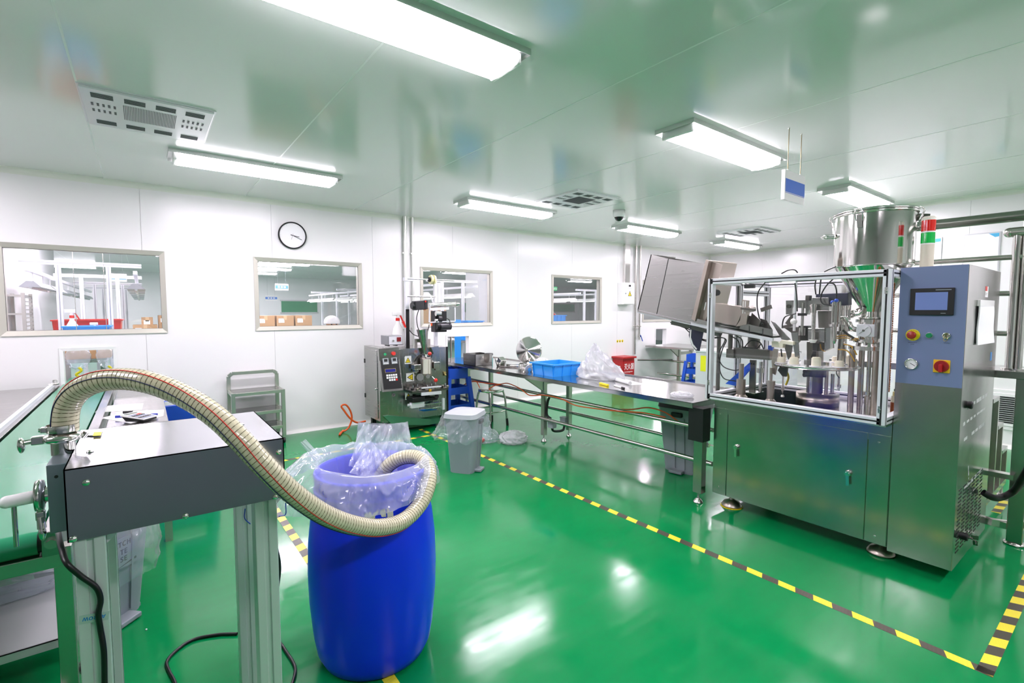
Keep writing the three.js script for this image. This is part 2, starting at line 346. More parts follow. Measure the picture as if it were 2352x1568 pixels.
// wall pipes left of the sachet machine
{
  const pipe = mat(0xdfe2dc, 0.3, 0.55);
  one('wall_pipe', [C([2.815, .95, WZ + .035], [2.815, CY, WZ + .035], .025, .025, 18), ...[1.2, 2.2].map(y => B(2.78, 2.85, y, y + .02, WZ, WZ + .04))], pipe, 'thick white vertical pipe behind the sachet machine mast', 'pipe', 'pipes from ceiling behind sachet machine');
  one('wall_pipe', [C([2.925, .95, WZ + .03], [2.925, CY, WZ + .03], .016, .016, 16), ...[1.2, 2.2].map(y => B(2.9, 2.95, y, y + .02, WZ, WZ + .035))], pipe, 'thin white vertical pipe behind the sachet machine mast', 'pipe', 'pipes from ceiling behind sachet machine');
  // duct and pipes at the electrical box
  one('cable_duct', [B(7.235, 7.38, 1.96, CY, WZ, WZ + .06, .004), B(7.23, 7.385, 2.3, 2.32, WZ, WZ + .064)], M.bright, 'polished flat cable duct running into the electrical box', 'duct');
  one('wall_pipe', C([7.59, .6, WZ + .03], [7.59, CY, WZ + .03], .02, .02, 16), M.tubeSteel, 'steel pipe dropping behind the electrical box to the red cabinet', 'pipe');
  const p = thing('air_pipe', 'steel air pipe ending in a blue lever valve beside red cabinet', 'pipe', [7.72, .86, WZ + .03]);
  obj('pipe', C([7.72, 1.0, WZ + .03], [7.72, CY, WZ + .03], .017, .017, 14), M.tubeSteel, p);
  obj('branch', [C([7.5, 1.15, WZ + .05], [7.74, 1.14, WZ + .05], .009, .009, 10), ...[7.5, 7.57, 7.64, 7.71].map(x => mv(new THREE.TorusGeometry(.016, .005, 6, 16).rotateY(1.1), x, 1.147, WZ + .055))], M.chrome, p);
  obj('valve_body', [C([7.72, .93, WZ + .03], [7.72, 1.0, WZ + .03], .026, .02, 12), C([7.72, .88, WZ + .035], [7.72, .94, WZ + .03], .016, .016, 10)], M.tubeSteel, p);
  obj('lever', bar([7.72, .97, WZ + .06], [7.77, .85, WZ + .075], .02, .008), M.blueStool, p);
}
// electrical box
function warnTri(g, x, y, s, flip) { g.save(); g.translate(x, y); if (flip) g.rotate(-Math.PI / 2); g.lineJoin = 'round'; g.beginPath(); g.moveTo(0, -s); g.lineTo(s * .9, s * .6); g.lineTo(-s * .9, s * .6); g.closePath(); g.fillStyle = '#f5dc1e'; g.fill(); g.lineWidth = s * .16; g.strokeStyle = '#17150c'; g.stroke();
  g.beginPath(); g.moveTo(s * .1, -s * .5); g.lineTo(-s * .2, s * .08); g.lineTo(s * .02, s * .06); g.lineTo(-s * .1, s * .45); g.lineTo(s * .22, -s * .1); g.lineTo(s * .03, -s * .06); g.closePath(); g.fillStyle = '#17150c'; g.fill(); g.restore(); }
const triTex = canvasTex(128, 128, g => { g.fillStyle = '#f3f3f1'; g.fillRect(0, 0, 128, 128); warnTri(g, 64, 74, 54); });
const triMat = new THREE.MeshPhysicalMaterial({ map: triTex, roughness: 0.45 });
function decal(name, c, right, up, w, h, m, parent, t = .0015) {      // thin printed sheet; uv 0..1 on its face
  const n = V(right).cross(V(up)).normalize(), g = new THREE.BoxGeometry(w, h, t);
  g.applyMatrix4(new THREE.Matrix4().makeBasis(V(right).normalize(), V(up).normalize(), n)); mv(g, ...V(c).addScaledVector(n, t / 2).toArray());
  return obj(name, g, m, parent, true);
}
{
  const z = WZ + .16, o = thing('electrical_box', 'white electrical wall box with yellow warning triangle', 'electrical box', [7.33, 1.55, WZ + .08]);
  const q = (x, y) => PZ(x, y, z), x0 = q(1434, 650)[0], x1 = q(1458, 650)[0], y0 = q(1446, 699)[1], y1 = q(1446, 649)[1];
  obj('body', B(x0, x1 + .01, y0, y1, WZ, z - .01, .004), M.whiteGloss, o);
  obj('door', B(x0 + .012, x1, y0 + .012, y1 - .012, z - .01, z, .002), M.whiteGloss, o);
  obj('lock', C([x0 + .04, (y0 + y1) / 2, z], [x0 + .04, (y0 + y1) / 2, z + .008], .014, .014, 14), M.plasticGrey, o);
  obj('meter', B((x0 + x1) / 2 - .02, (x0 + x1) / 2 + .035, y1 - .075, y1 - .04, z, z + .004), M.black, o);
  decal('warning_sticker', [(x0 + x1) / 2 + .01, (y0 + y1) / 2, z], [1, 0, 0], [0, 1, 0], .125, .13, triMat, o);
  decal('name_strip', [(x0 + x1) / 2 + .01, y1 - .105, z], [1, 0, 0], [0, 1, 0], .13, .022, new THREE.MeshPhysicalMaterial({ roughness: .5, map: canvasTex(128, 24, g => { g.fillStyle = '#f1f1f0'; g.fillRect(0, 0, 128, 24); g.fillStyle = '#8d9095'; for (let i = 0; i < 8; i++) { g.fillRect(6 + i * 15, 5, 10, 2); g.fillRect(6 + i * 15, 11, 10, 2); g.fillRect(10 + i * 15, 3, 2, 17); g.fillRect(6 + i * 15, 17, 11, 2); } }) }), o);
}
// yellow wall sticker strip
{
  const c = PZ(1424, 783, WZ), o = thing('wall_sticker', 'small yellow round stickers on wall above red cabinet', 'sticker', [c[0], c[1] - .02, WZ]);
  for (let i = -1; i < 2; i++) obj('sticker', C([c[0] + i * .07, c[1], WZ], [c[0] + i * .07, c[1], WZ + .002], .027, .027, 18), M.yellow, o), obj('print', C([c[0] + i * .07 - .004, c[1] - .004, WZ + .002], [c[0] + i * .07 - .004, c[1] - .004, WZ + .003], .011, .011, 10), M.black, o);
}
// fire extinguisher cabinet
{
  const tex = canvasTex(256, 192, g => {
    g.fillStyle = '#b3151b'; g.fillRect(0, 0, 256, 192); g.strokeStyle = '#fff'; g.lineCap = 'butt'; g.lineWidth = 10;
    const L = (...p) => { g.beginPath(); g.moveTo(p[0], p[1]); for (let i = 2; i < p.length; i += 2) g.lineTo(p[i], p[i + 1]); g.stroke(); };
    L(26, 46, 88, 46); L(57, 46, 54, 84, 28, 122); L(58, 84, 88, 122); L(38, 62, 32, 82); L(80, 62, 84, 80);
    L(132, 40, 130, 82, 102, 122); L(132, 80, 162, 122); L(112, 58, 106, 80); L(156, 56, 150, 76);
    g.lineWidth = 7; g.strokeRect(180, 42, 22, 20); g.strokeRect(214, 42, 22, 20); g.strokeRect(180, 98, 22, 20); g.strokeRect(214, 98, 22, 20); L(174, 78, 242, 78); L(208, 64, 206, 80, 178, 94); L(208, 78, 238, 94); L(222, 68, 230, 74);
    g.fillStyle = '#fff'; g.font = 'bold 24px sans-serif'; g.fillText('Fire Extinguisher', 24, 160);
  });
  const z = WZ + .26, q = (x, y) => PZ(x, y, z), x1 = q(1457, 830)[0], x0 = q(1431, 830)[0] + .0, y1 = q(1445, 823)[1], y0 = 0.0;
  const o = thing('fire_extinguisher_cabinet', 'red metal floor cabinet with white fire extinguisher lettering', 'cabinet', [(x0 + x1) / 2, 0, WZ + .14]);
  obj('body', B(x0, x1, .02, y1, WZ + .01, z, .004), M.red, o);
  obj('foot', B(x0 + .02, x0 + .07, 0, .03, WZ + .05, z - .05), M.black, o); obj('foot', B(x1 - .07, x1 - .02, 0, .03, WZ + .05, z - .05), M.black, o);
  obj('lid', B(x0 - .02, x1 + .03, y1, y1 + .035, WZ, z + .03, .006), M.red, o);
  decal('lettering', [(x0 + x1) / 2 + .005, y1 - .17, z], [1, 0, 0], [0, 1, 0], (x1 - x0) * .96, .26, new THREE.MeshPhysicalMaterial({ map: tex, roughness: .35 }), o);
  decal('sticker', [x0, y1 - .16, WZ + .14], [0, 0, 1], [0, 1, 0], .12, .05, M.paper, o);
}
// notices on the near right wall and a wall grille
{
  const f = (pts, label) => {
    const [a, b, c] = pts.map(p => PX(p[0], p[1], XN)), o = thing('notice_frame', label, 'notice', [XN, c[1], (a[2] + b[2]) / 2], 'framed notices on the right wall');
    const y1 = (a[1] + b[1]) / 2, y0 = c[1];
    obj('board', B(XN - .012, XN, y0, y1, a[2], b[2], .002), M.aluSatin, o);
    obj('sheet', B(XN - .0135, XN - .012, y0 + .012, y1 - .012, a[2] + .012, b[2] - .012), M.paper, o);
    obj('blue_header', prism([[XN - .0145, y1 - .014, a[2] + .2], [XN - .0145, y1 - .014, b[2] - .012], [XN - .0145, y1 - .05, b[2] - .012], [XN - .0145, y1 - .055, a[2] + .25]], [.001, 0, 0]), mat(0x4fb4e0, 0.5), o);
  };
  f([[2214, 539], [2300, 531], [2205, 660]], 'white framed notice with blue header beside steel pipe end');
  f([[2078, 551], [2165, 545], [2075, 640]], 'white framed notice with blue header behind the signal tower');
  const g0 = PX(2301, 915, XN), g1 = PX(2328, 960, XN), o = thing('wall_grille', 'white louvred air grille low on the right wall', 'grille', [XN, PX(2316, 985, XN)[1], (g0[2] + g1[2]) / 2]);
  const y0 = PX(2316, 974, XN)[1], y1 = PX(2316, 908, XN)[1], z0 = g0[2] - .12, z1 = PX(2326, 930, XN)[2] + .02;
  obj('cover', B(XN - .012, XN, y0 - .06, y1 + .06, z0 - .16, z1 + .16, .003), M.panelWhite, o);
  obj('access_door', B(XN - .018, XN - .012, y0 - .02, y1 + .02, z0 - .08, z1 + .1, .002), M.panelWhite, o);
  for (let i = 0; i < 13; i++) { const y = y0 + .02 + i * (y1 - y0 - .04) / 12; obj('louvre_slot', B(XN - .0195, XN - .0178, y - .008, y + .008, z0, z1), M.slot, o); }
  obj('knob', S([XN - .024, (y0 + y1) / 2 - .04, z1 + .05], .009, 10, 8), M.chrome, o);
}
// dark equipment cabinet behind the camera, mirrored in the pump housing
{
  const o = thing('equipment_cabinet', 'low dark grey equipment cabinet standing behind the photographer', 'cabinet', [-.1, 0, .9]), m = mat(0x6a7078, .5);
  obj('body', B(-1.7, 1.4, .06, .8, .5, 1.3, .01), m, o); for (const x of [-1.66, -.65, .4]) obj('door', B(x, x + .97, .1, .76, .49, .5, .003), m, o); for (const x of [-.78, .28, 1.28]) obj('handle', B(x, x + .03, .5, .62, .47, .49, .005), M.chrome, o); for (const x of [-1.6, 1.3]) for (const z of [.6, 1.2]) obj('foot', B(x - .04, x + .04, 0, .06, z - .04, z + .04), M.black, o);
}
// hazard tapes on the floor
{
  const tex = canvasTex(256, 64, g => { g.fillStyle = '#f0e23c'; g.fillRect(0, 0, 256, 64); g.fillStyle = '#4a463a'; g.beginPath(); g.moveTo(128, 0); g.lineTo(256, 0); g.lineTo(224, 64); g.lineTo(96, 64); g.fill(); for (let i = 0; i < 900; i++) { g.fillStyle = i % 2 ? 'rgba(20,18,10,.25)' : 'rgba(150,145,110,.22)'; g.fillRect((i * 97) % 256, (i * 61) % 64, 1 + i % 4, 1); } }, [1, 1]);
  const m = new THREE.MeshPhysicalMaterial({ map: tex, roughness: 0.35 });
  const tape = (p, q, w, label, period = .17) => {
    const d = V(q).sub(V(p)), l = d.length(), g = new THREE.BoxGeometry(l, .0008, w); const uv = g.attributes.uv, ps = g.attributes.position;
    for (let i = 0; i < ps.count; i++) uv.setXY(i, ps.getX(i) / period, ps.getZ(i) / w + .5);
    g.rotateY(-Math.atan2(d.z, d.x)); mv(g, (p[0] + q[0]) / 2, .0006, (p[2] + q[2]) / 2);
    const o = obj('hazard_tape', g, m, scene, true); tag(o, label, 'floor tape', 'hazard tapes on the floor');
  };
  tape([2.65, 0, -5.35], [2.65, 0, -.315], .05, 'yellow and black floor tape running past the filling machine');
  tape([2.63, 0, -.34], [6.9, 0, -.34], .05, 'yellow and black floor tape across the end of filling machine');
  tape([.72, 0, -5.05], [.72, 0, -1.2], .05, 'yellow and black floor tape beside the blue drum');
  tape([.72, 0, -5.02], [2.62, 0, -5.02], .05, 'yellow and black floor tape in front of the steel trolley');
  tape([4.83, 0, -6.02], [4.83, 0, -.9], .05, 'yellow and black floor tape behind the long worktable');
  tape([4.83, 0, -.62], [7.1, 0, -.62], .05, 'yellow and black floor tape near the louvred wall grille');
}
// ================= THE ROOM BEHIND THE WINDOWS =================
const NX0 = -5, NX1 = 20, NZ = -20;
{
  const grey = mat(0xe6e7e8, 0.35), fl = mat(0x5f8f78, 0.3);
  struct('floor_next_room', B(NX0, NX1, -.08, 0, NZ, -6.165), fl);
  struct('ceiling_next_room', B(NX0, NX1, CY, CY + .06, NZ, -6.165), M.panelCeil);
  struct('wall_next_far', B(NX0, NX1, 0, CY, NZ - .06, NZ), grey);
  struct('wall_next_left', B(NX0 - .06, NX0, 0, CY, NZ, -6.165), grey);
  struct('wall_next_right', B(NX1, NX1 + .06, 0, CY, NZ, -6.165), grey);
  struct('wall_next_partition', B(-1.28, -1.2, 0, CY, -11.7, -6.17), grey);
  struct('wall_next_pillar', B(5.32, 6.3, 0, CY, -8.6, -8.1), grey);
  struct('wall_next_front', B(XF + .1, NX1, 0, CY, -6.225, -6.165), grey);
  const green = mat(0x1f8a5c, 0.3), alu = M.aluSatin;
  for (const [x0, x1] of [[4.2, 5.5], [12.3, 13.1], [17.6, 19.6]]) {
    const y0 = 1.38, y1 = 1.8, o = thing('wall_board', 'long green board on the far wall behind ' + (x0 < 6 ? 'the capped worker' : x0 < 14 ? 'the grey pillar' : 'the blue crate'), 'board', [(x0 + x1) / 2, y0, NZ]);
    obj('panel', B(x0, x1, y0, y1, NZ, NZ + .03), green, o); obj('rail', B(x0 - .04, x1 + .04, y1, y1 + .05, NZ, NZ + .04), alu, o); obj('rail', B(x0 - .04, x1 + .04, y0 - .05, y0, NZ, NZ + .04), alu, o);
  }
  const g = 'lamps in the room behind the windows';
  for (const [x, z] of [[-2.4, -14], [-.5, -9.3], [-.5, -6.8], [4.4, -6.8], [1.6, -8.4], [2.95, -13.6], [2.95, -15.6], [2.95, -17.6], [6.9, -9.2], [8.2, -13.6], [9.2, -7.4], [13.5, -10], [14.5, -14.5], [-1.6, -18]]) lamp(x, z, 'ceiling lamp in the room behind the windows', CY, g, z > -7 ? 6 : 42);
}
// aluminium gantry frames over the packing lines
{
  const lampOff = mat(0xb9bcc2, 0.3, 0.7), lampOn = new THREE.MeshPhysicalMaterial({ color: 0xffffff, roughness: .5, emissive: hex(0xffffff), emissiveIntensity: 1.6 });
  const profile = (p, q, up = [0, 0, 1]) => bar(p, q, .045, .045, up);
  const frameG = (x, z, lineLabel) => {
    const o = thing('gantry_frame', lineLabel, 'frame', [x, 0, z], 'aluminium gantry frames over the packing lines');
    for (const s of [-.21, .21]) { obj('post', profile([x + s, 0, z], [x + s, 1.94, z]), M.alu, o); obj('groove', B(x + s - .005, x + s + .005, .9, 1.94, z + .0225, z + .0232), M.plasticGrey, o); }
    const bm = obj('beam', [B(x - .51, x + .51, 1.94, 1.985, z - .0225, z + .0225)], M.alu, o); obj('groove', B(x - .51, x + .51, 1.957, 1.967, z + .0225, z + .0232), M.plasticGrey, bm);
    obj('foot', [B(x - .3, x + .3, 0, .02, z - .05, z + .05)], M.darkSteel, o);
  };
  const line = (x, zs, lit, nm) => {
    zs.forEach((z, i) => frameG(x, z, ['first', 'second', 'third', 'fourth'][i] + ' aluminium gantry frame of the packing line ' + nm));
    const z0 = zs[0], z1 = zs[zs.length - 1] - .4;
    for (const s of [-1, 1]) {
      const o = thing('lamp_rail', `${lit ? 'lit' : 'unlit'} lamp rail on the ${s < 0 ? 'hinge' : 'worker'} side of gantry ${nm}`, 'lamp rail', [x + s * .45, 1.7, (z0 + z1) / 2], 'lamp rails on the gantry frames');
      obj('rail', B(x + s * .45 - .02, x + s * .45 + .02, 1.86, 1.9, z1, z0 + .1), M.alu, o);
      for (let z = z0 - .1, k = 0; z - 1 > z1; z -= 1.25, k++) {
        obj('hanger', [B(x + s * .45 - .004, x + s * .45 + .004, 1.76, 1.87, z - .21, z - .2), B(x + s * .45 - .004, x + s * .45 + .004, 1.76, 1.87, z - .9, z - .89)], M.alu, o);
        obj('lamp_hood', prism([[x + s * .45 - .09, 1.70, z - 1.1], [x + s * .45 + .09, 1.70, z - 1.1], [x + s * .45 + .03, 1.765, z - 1.1], [x + s * .45 - .03, 1.765, z - 1.1]], [0, 0, 1.1]), lit ? M.whiteGloss : lampOff, o);
        obj('lamp_tube', C([x + s * .45, 1.695, z - 1.08], [x + s * .45, 1.695, z - .02], .014, .014, 10), lit ? lampOn : M.white, o);
      }
    }
    const t = thing('packing_table', 'long steel packing table under the gantry frames ' + nm, 'table', [x, 0, (z0 + z1) / 2], 'packing tables behind the windows');
    obj('top', B(x - .175, x + .175, .9, .94, z1, z0 + .45), M.steel, t);
    for (const z of [z0 + .4, z1 + .2]) for (const s of [-.14, .14]) obj('leg', B(x + s - .02, x + s + .02, 0, .9, z - .02, z + .02), M.steel, t);
  };
  line(-.5, [-7.2, -9.7, -12.2, -14.7], false, 'behind the big left window');
  line(4.37, [-7.5, -9.9, -12.3, -14.6], true, 'behind the capped worker');
  line(9.24, [-8.85, -11.2, -13.6], true, 'near the far corner');
}
// crates, bottles, cartons on the packing tables
function crate(name, label, x0, x1, y0, y1, z0, z1, m, group, flare = .02, category = 'crate') {
  const o = thing(name, label, category, [(x0 + x1) / 2, y0, (z0 + z1) / 2], group), t = .006;
  const lo = [[x0, z0], [x1, z0], [x1, z1], [x0, z1]], hi = [[x0 - flare, z0 - flare], [x1 + flare, z0 - flare], [x1 + flare, z1 + flare], [x0 - flare, z1 + flare]], c = [(x0 + x1) / 2, (z0 + z1) / 2];
  for (let k = 0; k < 4; k++) {
    const n = (k + 1) % 4, P = (p, y, i) => [p[0] + (i ? Math.sign(c[0] - p[0]) * t : 0), y, p[1] + (i ? Math.sign(c[1] - p[1]) * t : 0)];
    const a = P(lo[k], y0, 0), b = P(lo[n], y0, 0), d = P(hi[n], y1, 0), e = P(hi[k], y1, 0), nn = V(b).sub(V(a)).cross(V(e).sub(V(a))).normalize().multiplyScalar(t);
    obj('side', prism([a, b, d, e], nn.toArray()), m, o);
  }
  obj('bottom', B(x0, x1, y0, y0 + t, z0, z1), m, o);
  const w = .018; obj('rim', [B(x0 - flare - w, x1 + flare + w, y1 - .014, y1, z0 - flare - w, z0 - flare), B(x0 - flare - w, x1 + flare + w, y1 - .014, y1, z1 + flare, z1 + flare + w), B(x0 - flare - w, x0 - flare, y1 - .014, y1, z0 - flare, z1 + flare), B(x1 + flare, x1 + flare + w, y1 - .014, y1, z0 - flare, z1 + flare)], m, o);
  const ribs = (n) => { for (let i = 0; i <= n; i++) { const x = x0 + (x1 - x0) * (i + .0) / n; obj('rib', bar([x, y0, z1], [x, y1 - .014, z1 + flare], .008, .016, [0, 0, 1]), m, o); } }; ribs(3);
  for (let i = 0; i <= 2; i++) { const z = z0 + (z1 - z0) * i / 2; obj('rib', bar([x0, y0, z], [x0 - flare, y1 - .014, z], .008, .016, [1, 0, 0]), m, o); }
  return o;
}
function sprayBottle(p, label, h = .27) {
  const o = thing('spray_bottle', label, 'bottle', p), k = h / .27;
  obj('bottle', Lt([[0, 0], [.04 * k, 0], [.044 * k, .01 * k], [.044 * k, .09 * k], [.036 * k, .13 * k], [.016 * k, .17 * k], [.014 * k, .19 * k], [0, .19 * k]], p, 24), M.white, o);
  obj('collar', C([p[0], p[1] + .19 * k, p[2]], [p[0], p[1] + .212 * k, p[2]], .017 * k, .016 * k, 18), M.redPlastic, o);
  obj('head', [B(p[0] - .045 * k, p[0] + .03 * k, p[1] + .23 * k, p[1] + .262 * k, p[2] - .012 * k, p[2] + .012 * k, .006 * k), C([p[0], p[1] + .212 * k, p[2]], [p[0], p[1] + .24 * k, p[2]], .012 * k, .012 * k, 12)], M.white, o);
  obj('trigger', bar([p[0] + .02 * k, p[1] + .235 * k, p[2]], [p[0] + .05 * k, p[1] + .17 * k, p[2]], .01 * k, .012 * k, [0, 0, 1]), M.redPlastic, o);
  return o;
}
function carton(x0, x1, y0, y1, z0, z1, label, group) {
  const o = thing('cardboard_box', label, 'box', [(x0 + x1) / 2, y0, (z0 + z1) / 2], group);
  obj('body', B(x0, x1, y0, y1, z0, z1), M.carton, o); obj('tape', [B((x0 + x1) / 2 - .025, (x0 + x1) / 2 + .025, y1, y1 + .001, z0, z1), B((x0 + x1) / 2 - .025, (x0 + x1) / 2 + .025, y1 - .07, y1, z1, z1 + .001)], mat(0xc9ad84, .3), o);
  obj('label', B(x0 + .03, x0 + .12, y1 - .12, y1 - .05, z1, z1 + .001), M.paper, o); return o;
}
{
  crate('tub', 'large red plastic tub behind the blue crate in big left window', -.79, -.24, .942, 1.34, -8.1, -7.6, M.redPlastic, undefined, .03, 'tub');
  crate('crate', 'blue plastic crate holding a spray bottle in big left window', -.64, -.31, 1.06, 1.285, -7.12, -6.85, M.bluePlastic);
  one('carton_base', B(-.66, -.29, .94, 1.058, -7.13, -6.83), M.carton, 'flat carton under the blue crate in big left window', 'box');
  sprayBottle([-.6, 1.13, -6.95], 'white spray bottle with red trigger inside blue crate', .34);
  sprayBottle([-.42, 1.075, -6.98], 'short white bottle beside the spray bottle in blue crate', .25);
  carton(-.02, .14, 1.2, 1.33, -10.8, -10.5, 'brown carton on top of the pallet boxes right of packing line', 'cartons behind the big left window');
  carton(-.14, .2, .9, 1.2, -10.9, -10.45, 'brown carton under a smaller carton right of packing line', 'cartons behind the big left window');
  carton(.22, .6, .9, 1.36, -11.1, -10.6, 'tall brown carton beside the stacked cartons', 'cartons behind the big left window');
  one('pallet_table', B(-.2, 1.0, 0, .9, -11.2, -10.4), M.steel, 'steel bench under the stacked brown cartons', 'table');
  // wire trolley at the partition
  const o = thing('steel_rack', 'steel mesh rack standing at the partition behind the big left window', 'rack', [-1.1, 0, -7.6]);
  for (const x of [-1.18, -1.03]) for (const z of [-7.45, -7.9]) obj('post', B(x - .015, x + .015, 0, 1.64, z - .015, z + .015), M.tubeSteel, o);
  for (let y = .4; y < 1.7; y += .2) obj('shelf', [B(-1.18, -1.03, y, y + .02, -7.9, -7.45)], M.tubeSteel, o);
  for (let i = 0; i < 14; i++) obj('wire', B(-1.03, -1.02, 1.0 + i * .045, 1.012 + i * .045, -7.9, -7.45), M.tubeSteel, o);
  // behind the second window
  ['first', 'second', 'third'].forEach((n, i) => carton(1.5 + i * .3, 1.77 + i * .3, 1.0, 1.36, -9.3, -8.95, n + ' brown carton from the window frame in the row behind clock window', 'carton row behind the second window'));
  one('bench', B(1.4, 2.7, 0, 1.0, -9.4, -8.85), M.steel, 'steel bench carrying the carton row behind the second window', 'table');
  const sg = (x, y, z, w, h, l) => { const s = thing('hanging_sign', l, 'sign', [x, y, z]); obj('board', B(x - w / 2, x + w / 2, y, y + h, z - .006, z + .006), M.white, s); obj('blue_field', B(x - w / 2 + .005, x + w / 2 - .005, y + h * .25, y + h * .75, z + .006, z + .008), mat(0x4b86d8, .5), s); for (let i = -1; i < 2; i++) obj('character', B(x + i * w * .22 - w * .07, x + i * w * .22 + w * .07, y + h * .38, y + h * .62, z + .008, z + .009), M.white, s); for (const k of [-.3, .3]) obj('wire', B(x + k * w - .001, x + k * w + .001, y + h, CY, z - .001, z + .001), M.plasticGrey, s); };
  sg(1.905, 1.79, -9, .21, .11, 'small blue and white sign hanging above the carton row');
  sg(-.32, 1.93, -10.5, .26, .13, 'blue and white sign hanging over the packing line in left window');
  { const w2 = [2.2, 1.62, -11.4]; sg(w2[0], 1.66, w2[2], .24, .1, 'flat blue sign hanging far behind the carton row'); }
  // behind the third and fourth windows
  carton(4.05, 4.35, .94, 1.52, -8.0, -7.7, 'tall tan carton on the packing table in third window', 'cartons behind the third window');
  crate('crate', 'small blue crate on the packing table in third window', 4.42, 4.68, .94, 1.27, -7.35, -7.05, M.bluePlastic);
  crate('crate', 'blue crate with red bag at the lower corner of fourth window', 6.2, 6.5, .94, 1.36, -7.2, -6.9, M.bluePlastic);
  one('bench', B(6.0, 8.2, 0, .94, -7.6, -6.8), M.steel, 'steel bench under the blue crate in fourth window', 'table');
  one('red_bag', mv(new THREE.SphereGeometry(.09, 12, 8).scale(1, .5, 1), 6.3, 1.36, -7.05), M.redPlastic, 'red bag lying on the blue crate in fourth window', 'bag');
  one('grey_hood', mv(new THREE.SphereGeometry(.22, 20, 12, 0, 7, 0, 1.5), 6.98, .94, -7.2), mat(0x55595c, .5), 'dark grey domed hood on the bench in fourth window', 'hood');
  { const o = thing('exit_sign', 'small green lit exit sign on far wall in fourth window', 'sign', [8.86, 1.96, -9.79]); obj('panel', B(8.78, 8.94, 1.98, 2.08, -9.8, -9.78), new THREE.MeshPhysicalMaterial({ color: 0x0c8a4c, emissive: hex(0x16c070), emissiveIntensity: .5 }), o); obj('symbol', [B(8.8, 8.83, 2.0, 2.05, -9.78, -9.778), B(8.85, 8.87, 2.01, 2.06, -9.78, -9.778), B(8.89, 8.92, 2.0, 2.05, -9.78, -9.778)], M.white, o); obj('wire', B(8.859, 8.861, 2.08, CY, -9.791, -9.789), M.plasticGrey, o); }
  // bags tied with yellow tape beyond the hatch
  for (const [x, l] of [[-.53, 'tied clear bag hanging at the hinge side of the conveyor hatch'], [-.3, 'tied clear bag with blue edge hanging beyond the conveyor hatch']]) {
    const b = thing('tied_bag', l, 'bag', [x, .76, -6.5], 'clear bags beyond the conveyor hatch'); const g = new THREE.SphereGeometry(.09, 24, 18); const p = g.attributes.position;
    for (let i = 0; i < p.count; i++) { const k = 1 + .35 * Math.abs(noise.noise(p.getX(i) * 30 + x * 9, p.getY(i) * 26, p.getZ(i) * 30)); p.setXYZ(i, p.getX(i) * k, p.getY(i) * k * 1.2, p.getZ(i) * k); } g.computeVertexNormals();
    obj('film', mv(g, x, .98, -6.5), M.film, b); obj('tie', T([[x, .88, -6.48], [x + .02, .85, -6.47], [x - .02, .81, -6.47], [x + .01, .78, -6.47]], .012, 20, 6), M.yellow, b); obj('hook', C([x, 1.06, -6.5], [x, CY, -6.5], .003), M.chrome, b);
  }
  // rods beyond the middle hatch
  const rk = thing('rod_rack', 'steel rod rack seen through the hatch behind the worktable', 'rack', [3.7, 0, -6.5]);
  for (let i = 0; i < 11; i++) obj('rod', B(3.48 + i * .045, 3.49 + i * .045, .6, 1.25, -6.76 - (i % 3) * .05, -6.75 - (i % 3) * .05), i % 2 ? M.darkSteel : M.tubeSteel, rk);
  obj('blue_board', B(4.05, 4.16, .6, 1.3, -6.9, -6.88), M.bluePlastic, rk); obj('foot', B(3.45, 4.2, 0, .6, -6.95, -6.7), M.steel, rk);
}
